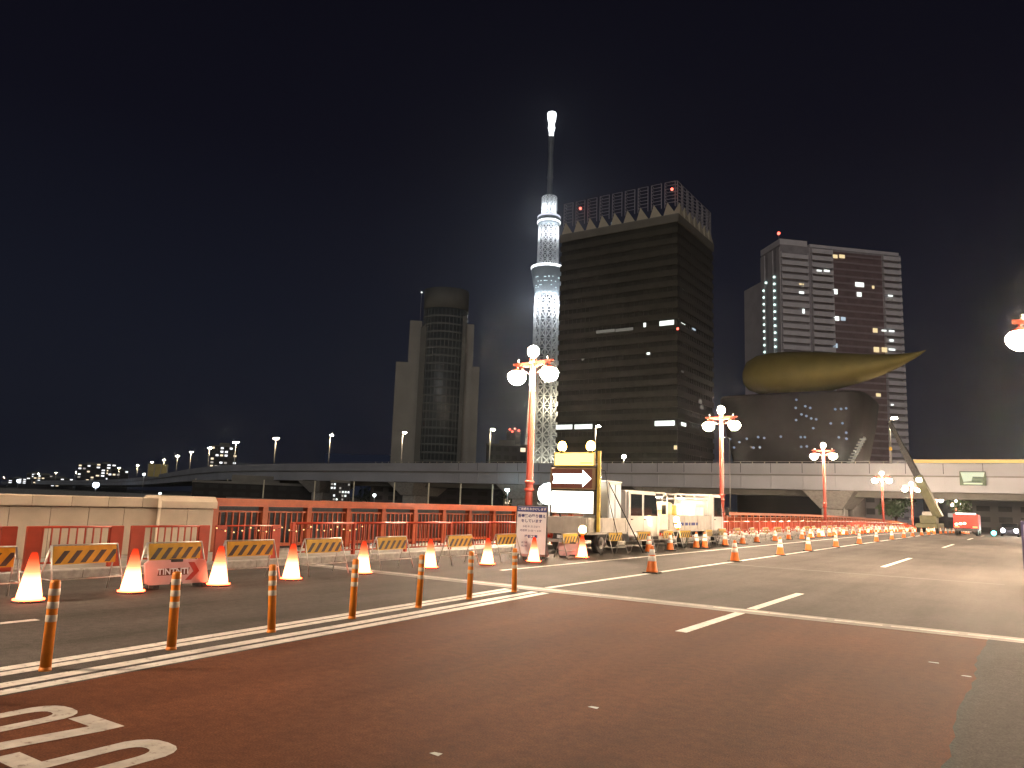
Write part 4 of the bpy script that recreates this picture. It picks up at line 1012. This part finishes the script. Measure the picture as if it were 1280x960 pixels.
for a in ((696,716,531.5,536.5,WINW),(719,741,531,536,WINW),(819,844,526.5,532,WINW),(746,769,413.6,415.0,WIND),(770,792,411.6,413.0,WIND),(805,808,404,409,WINW),(825,843,402,406,WINW),(809,813,441,443.5,WINW),(843,847,557,562,WINY),(728,731,448.5,450.5,WIND)):
    lit(t, FY, a[0], a[1], a[2], a[3], a[4])
for a in ((850,855,403,406.5,WINW),(864,868,409.5,414,WINB),(850,856,527.5,533.5,WINW),(850,853,463,466,WIND),(850.5,853.5,360.5,363,WIND),(872,876,499,505,WIND),(874,878,507,512,WIND)):
    lit(t, FX, a[0], a[1], a[2], a[3], a[4])
def beacon(px, py, Y, parent, r=.42, material=REDBC, org=(0,0,-1.9)):
    p_ = at_y(px, py, Y); m = MB(); m.ball((p_.x-org[0],p_.y-org[1],p_.z-org[2]), r, 8, 6); m.build('aviation_light', material, parent)
beacon(725.5,260.5,Y0-1.8,t); beacon(840,236.5,Y0-1.8,t)
beacon(752,277.5,Y0+.6,t,.38,WINB); beacon(765,279,Y0+.6,t,.38,WINB)
lit(t, FY, 849.5-3, 849, 410, 412.5, REDBC)

# ================================================================ WHITE BALCONY APARTMENT TOWER
OA = Vector((-85.0, 337.0)); UA = Vector((.722,.692)); AANG = math.atan2(.692,.722)
t = thing('apartment_tower', 'tall white apartment tower with stacked balconies and a dark red centre strip', 'apartment tower', (OA.x, OA.y, -1.9), AANG)
# local: x along the right-hand face, y along the left-hand face, z up
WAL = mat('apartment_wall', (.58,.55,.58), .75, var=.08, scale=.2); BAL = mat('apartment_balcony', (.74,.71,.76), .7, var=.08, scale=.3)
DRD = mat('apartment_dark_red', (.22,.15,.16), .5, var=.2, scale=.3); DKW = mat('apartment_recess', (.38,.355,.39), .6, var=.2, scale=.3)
ZB = 121.0; NF = 38; FH = ZB/NF
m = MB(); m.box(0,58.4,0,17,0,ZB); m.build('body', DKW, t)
m = MB(); m.box(.5,50,17.01,35,0,109); m.build('rear_wing', WAL, t)
m = MB(); m.box(-.25,13.0,-.25,17,ZB,ZB+2.6); m.box(14.2,58.6,-.3,17.2,ZB+.01,ZB+1.4); m.build('roof_parapet', BAL, t)
m = MB(); m.box(24.8,49.6,-.35,-.003,2,ZB-1); m.build('centre_strip', DRD, t)
m = MB(); m.box(-.35,-.003,.0,3.0,0,ZB-1); m.box(-.35,-.003,6.2,10.5,0,ZB-1); m.box(-.35,-.003,13.5,17,0,ZB-1); m.build('side_wall', WAL, t)
def balc(L, p, h):
    m = MB(); m.box(0,L,-p,0,0,.22); m.box(0,L,-p,-p+.18,.22,h); m.box(0,.2,-p+.181,0,.22,h+.9); m.box(L-.2,L,-p+.181,0,.22,h+.9); return m.mesh('balcony')
bA, bB, bC = balc(12.9, 1.3, 1.9), balc(10.3, 1.7, 2.0), balc(8.7, 1.5, 1.85)
rail_ = MB(); rail_.box(0,24.6,-.55,-.36,0,.85); rlm = rail_.mesh('floor_rail')
for k in range(NF):
    z = k*FH+.2
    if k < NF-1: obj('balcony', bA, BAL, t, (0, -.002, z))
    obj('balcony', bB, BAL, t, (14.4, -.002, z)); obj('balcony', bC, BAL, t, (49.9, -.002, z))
    obj('floor_rail', rlm, mat('floor_rail_grey',(.34,.27,.29),.6,var=.15), t, (24.9, 0, z))
m = MB(); m.box(58.41,59.6,2,6,0,ZB-2); m.box(58.41,59.6,10,14,0,ZB-2); m.build('end_fin', WAL, t)
for k in range(NF):
    o = obj('balcony', bC, BAL, t, (58.42, 4.2, k*FH+.2)); o.rotation_euler = (0,0,R(90))
sl_ = MB(); sl_.ball((0,0,0), .55, 8, 6); slm = sl_.mesh('stair_light'); STL = emitter('stair_light', (.72,1.0,.90), 2.0)
for k in range(8, NF-4):
    obj('stair_light', slm, STL, t, (-.55, 4.7, k*FH+2.2)); obj('stair_light', slm, STL, t, (-.55, 14.2 if k < 33 else 12, k*FH+1.6))
def apt_pane(px0, px1, py0, py1, material, yy=-.62):
    """lit pane on the right-hand face of the rotated tower"""
    nrm = Vector((UA.y, -UA.x, 0)); o3 = Vector((OA.x, OA.y, 0)) + nrm*(-yy)
    pts = []
    for a, b in ((px0,py0),(px1,py1)):
        d = ray(a, b); s_ = (o3-EYE).dot(nrm)/d.dot(nrm); p_ = EYE+d*s_; pts.append(((Vector((p_.x,p_.y))-OA).dot(UA), p_.z+1.9))
    (a, za), (b, zb) = pts
    m = MB(); m.box(min(a,b),max(a,b),yy-.05,yy,min(za,zb),max(za,zb)); m.build('lit_window', material, t)
Lw = [(1041,1047,318,323,WINY),(1049,1056,318,323,WINY),(1021,1027,337,339.5,WINW),(1030,1037,337,340,WINW),(1022,1027,341.5,343,WIND),(1029,1037,341.5,343,WIND),
      (999,1005,354,356.5,WINY),(999,1005,364,367.5,WINW),(1002,1005,353,359,WIND),(1041,1047,361,368,WINW),(1069,1080,352.5,359,WINW),(1071,1077,365,371,WINW),(1090,1093,357,361,WINY),
      (1003,1006,386,392,WINW),(1042,1049,395,401,WINW),(1051,1057,396,401,WINB),(1110,1116,368.5,371,WINW),(1109,1116,373,375,WIND),(1091,1097,410,416,WINY),(1102,1108,412,414.5,WINW),(1111,1118,412.5,415,WINW),
      (1112,1117,424,427,WINW),(1042,1047,429,435,WINB),(1092,1099,433.5,440.5,WINY),(1102,1109,434,440.5,WINY),(1111,1119,435.5,438.5,WINW),(1095,1101,491.5,496,WINY),(1114,1117,505,507,WINW),
      (1049,1054,526.5,530,WINW),(1054,1061,537.5,541.5,WINW),(1053,1059,545.5,549.5,WINW),(1119,1126,638-58,641-58,WINW),(1050,1055,509,511.5,WINW)]
for a in Lw: apt_pane(*a, yy=(-1.78 if (1010 < a[0] < 1040 or a[0] > 1100) else -1.4 if a[0] < 1010 else -.62))
m = MB(); m.tube((4,8,ZB+2.6),(4,8,ZB+8.0),.12,n=6); mst = m.build('roof_mast', STEEL, t)
m = MB(); m.ball((4,8,ZB+8.3), .7, 8, 6); m.build('aviation_light', REDBC, mst)

# ================================================================ CITY HALL TOWER
CC = Vector((-180.0, 222.0)); ANG = math.atan2(.63,.777)
t = thing('curved_tower', 'dim tower with a rounded dark glass front between stepped grey side slabs', 'tower', (CC.x, CC.y, -1.9), ANG)
CHG = mat('tower_dark_glass', (.045,.058,.066), .35, .1, var=.2, scale=.3); CHR = mat('tower_glass_rib', (.085,.10,.108), .5, var=.15, scale=.4)
CHS = mat('tower_slab_grey', (.25,.25,.24), .75, var=.1, scale=.15); CHT = mat('tower_cap_grey', (.105,.11,.105), .7, var=.1, scale=.2)
m = MB(); m.lathe([(8.4,0),(8.4,81.0)], 32, (0,0,0), 1.0, .8); m.build('glass_drum', CHG, t)
m = MB(); m.lathe([(8.55,74.5),(8.55,82.2),(8.0,82.3)], 32, (0,0,0), 1.0, .8); m.build('cap', CHT, t)
for k in range(24):
    m = MB(); m.lathe([(8.41,0),(8.55,.02),(8.55,.75),(8.41,.78)], 32, (0,0,2+k*3.0), 1.0, .8); m.build('floor_ring', CHR, t)
mu = MB(); mu.box(-.10,.10,-.12,.12,0,72); mum = mu.mesh('mullion')
for k in range(15):
    a = R(-160+k*10); obj('mullion', mum, CHR, t, (8.5*math.cos(a), 6.8*math.sin(a), 2))
for x0, x1, y0_, y1_, h in ((-13.2,-8.7,-2,10,69.8),(-17.6,-13.21,-1,9,54.0),(7.6,10.9,-2,10,69.6),(10.91,13.6,-1,9,53.6)):
    m = MB(); m.bbox(x0,x1,y0_,y1_,0,h,.1); m.build('side_slab', CHS, t)
m = MB(); m.box(-9.0,-6.9,-4.6,-2.1,0,67); m.box(6.4,7.9,-4.6,-2.1,0,72); m.build('stair_column', CHT, t)
m = MB(); m.tube((-9.6,0,69.8),(-9.6,0,81.2),.08,n=6); ma = m.build('roof_mast', STEEL, t)
m = MB(); m.ball((-9.6,0,81.4), .35, 8, 6); m.build('roof_light', WINW, ma)
m = MB(); m.box(.2,1.6,-6.98,-6.92,12.7,13.5); m.build('lit_window', WIND, t)

# ================================================================ BLACK HALL AND GILDED ROOF SCULPTURE
HY = 186.0
hx0, hx1 = -63.0, -29.0
t = thing('black_hall', 'low black stone hall with tiny lit portholes under the golden sculpture', 'hall', (0, HY, -1.9))
BLK = mat('black_granite', (.024,.020,.021), .6, var=.3, scale=.2)
m = MB(); rows = []
prof = [(0,.80),(8,.80),(14,.83),(20,.90),(26,.97),(30.5,1.0),(31.2,.985)]
cxh, hw, dh = (hx0+hx1)/2, (hx1-hx0)/2, 15.0
vs = []; n = 24
for z, k in prof:
    for j in range(n):
        a = 2*math.pi*j/n; c, s_ = math.cos(a), math.sin(a); sq = lambda v: math.copysign(abs(v)**.35, v)
        vs.append((cxh+hw*k*sq(c), 12+dh*k*sq(s_), z))
fs = [(i*n+j, i*n+(j+1)%n, (i+1)*n+(j+1)%n, (i+1)*n+j) for i in range(len(prof)-1) for j in range(n)]+[tuple((len(prof)-1)*n+j for j in range(n))]
m.add(vs, fs, True); m.build('body', BLK, t)
pho = MB(); pho.tube((0,0,0),(0,-.3,0),.27,n=10); phm = pho.mesh('porthole')
def front_y(X, z):       # front surface of the hall at X and z
    k = 1.0
    for (za, ka), (zb, kb) in zip(prof, prof[1:]):
        if za <= z <= zb: k = ka+(kb-ka)*(z-za)/(zb-za)
    u = max(-.999, min(.999, (X-cxh)/(hw*k))); c = abs(u)**(1/.35); s_ = math.sqrt(max(0, 1-c*c))
    return 12-dh*k*s_**.35
dots = [(996,500,'B'),(995,510,'D'),(1007,508,'B'),(1013,510,'D'),(995,525,'D'),(1002,518,'B'),(1008,520,'D'),(1014,523,'W'),(1020,524,'D'),(1016,535,'B'),(1000,546,'W'),(1005,546,'W'),(1000,558,'D'),(1007,557.5,'W'),(954,547,'W'),(946.5,546,'W'),(975,545.5,'D'),(932,548,'D'),(940,559,'D'),(948,558.5,'W'),(914,558.5,'W'),(909,548,'W'),(922,552,'B'),(1044,511.5,'W'),(1051,511,'W'),(1057,510,'W'),(1052,528.5,'W'),(1056,540,'W'),(1056,547.5,'W'),(1047,546,'D'),(1038,529,'D')]
PW, PB, PD = emitter('porthole_white',(.9,.95,.95),.5), emitter('porthole_blue',(.5,.7,1.0),.3), emitter('porthole_dim',(.8,.8,.8),.12)
for px, py, c in dots:
    p_ = at_y(px, py, HY-2.5)
    obj('porthole', phm, {'W':PW,'B':PB,'D':PD}[c], t, (p_.x, front_y(p_.x, p_.z+1.9)+.1, p_.z+1.9))
# lit stair climbing the sloped right end
for k in range(9):
    p_ = at_y(1063+k*2.0, 578-k*3.6, HY-1.0)
    m = MB(); m.box(p_.x-.7,p_.x+.7,-1.4,-1.2,p_.z+1.9-.16,p_.z+1.9+.16); m.build('stair_light', emitter('stair_glow',(.9,.85,.7),.28), t)
st = MB()
A_, B_ = at_y(1064,580,HY-1.0), at_y(1081,546,HY-1.0)
st.bar((A_.x,-1.0,A_.z+1.9),(B_.x,-1.0,B_.z+1.9),.3,.5); st.build('stair_rail', STEEL, t)
# gilded plume lying on the roof: lofted rings
GOLD = mat('gilded_metal', (.205,.172,.047), .58, .4, var=.12, scale=.25)
t = thing('gilded_sculpture', 'huge golden plume-shaped sculpture lying on the roof of the black hall', 'sculpture', (-45, 190, 29.3))
sec = []
for px, a, b in ((929.5,470,476),(931,462,482),(936,452,488),(948,445,492.5),(966,441.5,495.5),(985,440,496.5),(1005,440,495),(1025,440.3,491.5),(1050,441.3,485),(1080,442.6,476.5),(1100,443,469.5),(1120,442.6,461),(1138,441,451),(1150,439,444),(1157.5,437.2,438.2)):
    A_, B_ = at_y(px, a, 190), at_y(px, b, 190); sec.append((A_.x, (A_.z+B_.z)/2, (A_.z-B_.z)/2))
vs = []; n = 24
for x, z, r in sec:
    for j in range(n):
        a = 2*math.pi*j/n
        vs.append((x+45, r*1.05*math.cos(a), z-29.3+r*math.sin(a)))
fs = [(i*n+j, (i+1)*n+j, (i+1)*n+(j+1)%n, i*n+(j+1)%n) for i in range(len(sec)-1) for j in range(n)]+[tuple(range(n)), tuple((len(sec)-1)*n+n-1-j for j in range(n))]
m = MB(); m.add(vs, fs, True); m.build('plume', GOLD, t)
m = MB(); m.lathe([(2.8,-.3),(2.2,.6),(2.6,1.8)], 16, (-3.5,0,0)); m.build('mount', DKST, t)

# ================================================================ SMALLER BUILDINGS
def building(label, cat, cx, cy, w_, d_, h, rz, material, floors, cols_, lit_p, mats_, name='building', zg=-1.9, pane=(.62,.5), lo=0):
    t = thing(name, label, cat, (cx, cy, zg), rz)
    m = MB(); m.bbox(-w_/2,w_/2,-d_/2,d_/2,0,h,.08); m.build('walls', material, t)
    m = MB(); m.box(-w_/2-.2,w_/2+.2,-d_/2-.2,d_/2+.2,h+.002,h+.7); m.box(-w_*.2,w_*.2,-d_*.2,d_*.2,h+.7,h+2.8); m.build('roof', DARKC, t)
    fh_, cw = h/floors, w_/cols_
    pm_ = MB(); pm_.box(-cw*pane[0]/2,cw*pane[0]/2,-.06,.0,0,fh_*pane[1]); pmm_ = pm_.mesh('window'); pmm_.materials.append(FWIN); lits = []
    for q_ in mats_: lq = pm_.mesh('window'); lq.materials.append(q_); lits.append(lq)
    for f in range(lo, floors):
        for c in range(cols_):
            on = random.random() < lit_p
            obj('window', pmm_ if not on else lits[random.randrange(len(lits))], None, t, (-w_/2+(c+.5)*cw, -d_/2-.01, f*fh_+fh_*.3))
    return t
def far_b(px, pytop, dist, w_, label, floors, cols_, lit_p, mats_, material, d_=18, cat='building', lo=0):
    d = ray(px, 600); hd = math.hypot(d.x, d.y); cx, cy = d.x/hd*dist, d.y/hd*dist
    q_ = ray(px, pytop); h = EYE.z+q_.z/math.hypot(q_.x,q_.y)*dist+1.9
    return building(label, cat, cx, cy, w_, d_, h, math.atan2(-d.x, d.y), material, floors, cols_, lit_p, mats_, lo=lo)
FARW = mat('far_wall_grey', (.12,.12,.125), .8, var=.15, scale=.1); FARD = mat('far_wall_dark', (.06,.06,.065), .8, var=.15, scale=.1)
FWIN = mat('far_window_dark', (.02,.022,.025), .6, var=.2)
FARK = mat('far_wall_black', (.022,.023,.024), .85, var=.2, scale=.1)
FW1, FW2, FW3 = emitter('far_window_white',(.95,.97,1),1.6), emitter('far_window_warm',(1,.82,.55),1.3), emitter('far_window_dim',(.9,.85,.75),.45)
FWS = [FW1, FW2, FW1, FW3]
far_b(277, 559, 560, 17, 'distant apartment block with many lit windows above the expressway curve', 14, 6, .5, FWS, FARD, lo=6)
far_b(112, 581, 1150, 30, 'distant low block with a few lit windows left of the brightest block', 9, 6, .30, FWS, FARD, lo=3)
far_b(131, 580, 1060, 22, 'distant slab with whole rows of bright windows over the parapet wall', 10, 4, .6, [FW1,FW2,FW1], FARD, lo=3)
far_b(147, 588, 950, 20, 'distant block with scattered lit windows beside the bright slab', 7, 5, .22, FWS, FARD, lo=2)
far_b(44, 592, 1400, 24, 'far low block with one bright column of windows', 7, 4, .5, FWS, FARD, lo=3)
far_b(56, 594, 1350, 30, 'far wide dark block with a few lit windows', 6, 6, .25, FWS, FARD, lo=2)
far_b(22, 598, 1500, 26, 'farthest small block with a bright light at the picture edge', 5, 4, .5, [FW1], FARD, lo=2)
far_b(75, 598, 1300, 34, 'far low dark block with two lit windows', 5, 6, .25, FWS, FARD, lo=1)
far_b(426, 604, 235, 5.5, 'dark building with bright office windows seen below the expressway', 7, 7, .4, [FW1,WINW,FW3,FW3], FARD)
far_b(320, 606, 260, 36, 'low dark building behind trees below the expressway curve', 3, 9, .0, [FW3], FARK)
far_b(520, 600, 240, 26, 'low grey building with pale front behind the slender columns', 4, 6, .05, [FW3], FARW)
far_b(575, 603, 235, 18, 'low dim building left of the pale blue pier', 4, 4, .06, [FW3], FARD)
far_b(632, 559, 330, 17, 'low flat-roofed building between the curved tower and the lattice tower', 8, 5, .06, [FW2,FW3], FARD)
far_b(650, 601, 225, 9, 'small cream lit building behind the first street lamp', 4, 3, .8, [WINY,FW2], mat('cream_wall',(.42,.38,.28),.7))
far_b(1070, 604, 215, 15, 'dim building with tall window bays under the expressway', 4, 5, .05, [FW3], FARW)
far_b(1238, 612, 225, 12, 'pale lilac grey building right of the far tree', 5, 3, .0, [FW3], mat('lilac_wall',(.42,.40,.47),.7,var=.08))
far_b(1268, 606, 205, 16, 'grey building with vertical bays at the right of the street', 5, 4, .05, [FW3], FARW)
far_b(1180, 610, 330, 14, 'dark distant block closing the street', 5, 4, .05, [FW3], FARD)
# distant red aviation lights on a dark block
t = far_b(640, 541, 780, 14, 'distant dark block with red warning lights beside the lattice tower', 9, 3, .0, [FW3], FARD)
for x, z in ((-3,2.6),(1,3.2),(4,1.6),(-1,.4)):
    H_ = KIDS[t.name][0].data.vertices[-1].co.z
    m = MB(); m.ball((x*1.3,-9.5,H_+z), .95, 8, 6); m.build('aviation_light', REDBC, t)
# bright floodlights far upstream
for px, py, lb in ((23,601,'bright bluish floodlight glaring above the parapet wall'),(120,606,'second bluish floodlight glaring near the distant bright slab'),(180,593,'round white lamp on the near side of the expressway curve'),(200,617,'small white lamp low beside the stone pillar'),(468,619,'small white lamp under the expressway')):
    p_ = at_y(px, py, 150.5) if px > 150 else at_z(px, py, 8.0 if px < 60 else 4.0)
    sz = .42 if px > 150 else 2.4
    t = thing('flood_lamp', lb, 'lamp', (p_.x, p_.y, -1.9))
    h = p_.z+1.9
    m = MB(); m.tube((0,0,0),(0,0,h-sz*.9), sz*.16, n=8); m.build('pole', STEEL, t)
    m = MB(); m.ball((0,0,h), sz, 10, 7); m.build('lens', emitter('blue_flood_light',(.72,.84,1.0),6) if px < 150 else emitter('white_lamp_light',(.9,1.0,.98),9), t)
    m = MB(); m.lathe([(sz*1.1,h+sz*.75),(sz*.8,h+sz*1.05),(.1,h+sz*1.2)], 10); m.build('hood', DKST, t)

# ================================================================ TREES on the far bank
LEAFM = [mat('leaf_dark', (.05,.08,.045), .6, var=.4, scale=2), mat('leaf_green', (.07,.12,.065), .6, var=.4, scale=2)]
def tree(label, x, y, h, rx, seed, mt, zg=-1.9, n=1300):
    rnd = random.Random(seed); t = thing('tree', label, 'tree', (x, y, zg))
    m = MB(); m.tube((0,0,0),(0.2,0,h*.42),.32,.20,8); top = Vector((.2,0,h*.42))
    clumps = []
    for k in range(9):
        a = rnd.uniform(0,6.28); r = rx*rnd.uniform(.25,.7); e_ = Vector((r*math.cos(a), r*math.sin(a), h*rnd.uniform(.52,.86)))
        m.tube(top*rnd.uniform(.75,1), e_, .11,.04,6); clumps.append((e_, rx*rnd.uniform(.30,.50)))
    clumps.append((Vector((0,0,h*.8)), rx*.45))
    m.build('trunk', mat('bark',(.07,.055,.045),.9,var=.3), t)
    vs = []; fs = []
    for k in range(n):
        c, cr_ = rnd.choice(clumps); d = Vector((rnd.gauss(0,1),rnd.gauss(0,1),rnd.gauss(0,.75)));  d = d.normalized()*cr_*rnd.uniform(.45,1.08)
        p = c+d; s_ = rnd.uniform(.16,.38); u = Vector((rnd.gauss(0,1),rnd.gauss(0,1),rnd.gauss(0,1))).normalized(); v = u.orthogonal().normalized()
        o = len(vs); vs += [p-u*s_, p+v*s_*.6, p+u*s_, p-v*s_*.6]; fs.append((o,o+1,o+2,o+3))
    m = MB(); m.add(vs, fs); m.build('crown', mt, t)
for px, Y, h, rx, mt, lb in ((262,172,6.5,5,0,'dark round tree under the expressway next to the curve'),(350,174,7.5,6.5,0,'broad dark tree under the expressway behind the slender columns'),(405,176,7,5.5,0,'dark tree left of the bright office windows'),(465,174,6.5,5,1,'dark green tree beside a small white lamp under the expressway'),(505,178,6.5,5,0,'dim tree under the expressway before the low grey building'),(640,170,7,5.5,1,'leafy green tree right of the pale pier behind the railing'),(1118,172,7.5,4,1,'green street tree lit by lamps past the bridge end'),(1214,215,8.5,5.5,0,'dark rounded tree above the red truck under the expressway')):
    p_ = at_y(px, 625, Y); tree(lb, p_.x, Y, h, rx, px, LEAFM[mt])
# floodlight on the pier beside the leafy tree
t = thing('flood_lamp', 'white floodlight on a pole lighting the expressway pier', 'lamp', (-101.3, 151.0, -1.9))
m = MB(); m.tube((0,0,0),(0,0,6.3),.12,n=8); m.build('pole', STEEL, t); m = MB(); m.bbox(-.5,.3,-.25,.25,6.2,6.7,.04); m.build('lens', emitter('cyan_flood_light',(.72,.97,1.0),55), t)
# far street light in front of the hall
p_ = at_y(912, 548, 152)
t = thing('street_lamp', 'thin grey lamp post in front of the black hall beside the second bridge lamp', 'street lamp', (p_.x, 152, -1.9))
m = MB(); m.tube((0,0,0),(0,0,p_.z+1.9),.12,.07,8); m.path([(0,0,p_.z+1.9),(-.6,0,p_.z+2.2),(-1.0,0,p_.z+2.2)],.06,6); m.build('pole', STEEL, t)
m = MB(); m.bbox(-1.5,-.9,-.2,.2,p_.z+2.05,p_.z+2.2,.03); m.build('lamp_head', emitter('dim_lamp',(.9,.9,1),1.5), t)

# yellow-lit noise barrier on the far curve of the expressway
t = thing('noise_barrier', 'yellow lit noise barrier panel on the far curve of the expressway', 'barrier', (-404.5, 250.8, 9.0), math.atan2(-32,-63)+math.pi)
m = MB(); m.box(-6,6,-.15,.15,0,7.0); m.build('panel', mat('barrier_ochre',(.55,.45,.18),.6,var=.12,scale=.3), t)
for k in range(4):
    m = MB(); m.box(-6+3.86*k,-5.6+3.86*k,-.35,-.151,0,7.3); m.build('post', STEEL, t)

# ================================================================ HAZE ADDED FOR LAMP GLOW
hm = bpy.data.materials.new('lamp_glow_haze'); hm.use_nodes = True; hn = hm.node_tree; hn.nodes.clear()
ho = hn.nodes.new('ShaderNodeOutputMaterial'); hv = hn.nodes.new('ShaderNodeVolumePrincipled')
hv.inputs['Color'].default_value = (0.78, 0.86, 1.0, 1); hv.inputs['Density'].default_value = 0.00008; hv.inputs['Anisotropy'].default_value = 0.9
hn.links.new(hv.outputs[0], ho.inputs['Volume'])
m = MB(); m.box(-9100, 9100, -3100, 9100, -7.5, 660)
hz = m.build('haze', hm, kind='stuff')  # haze volume added for the lamp glow
hz['label'] = 'thin haze added for a glow round the lamps'; hz['category'] = 'haze'
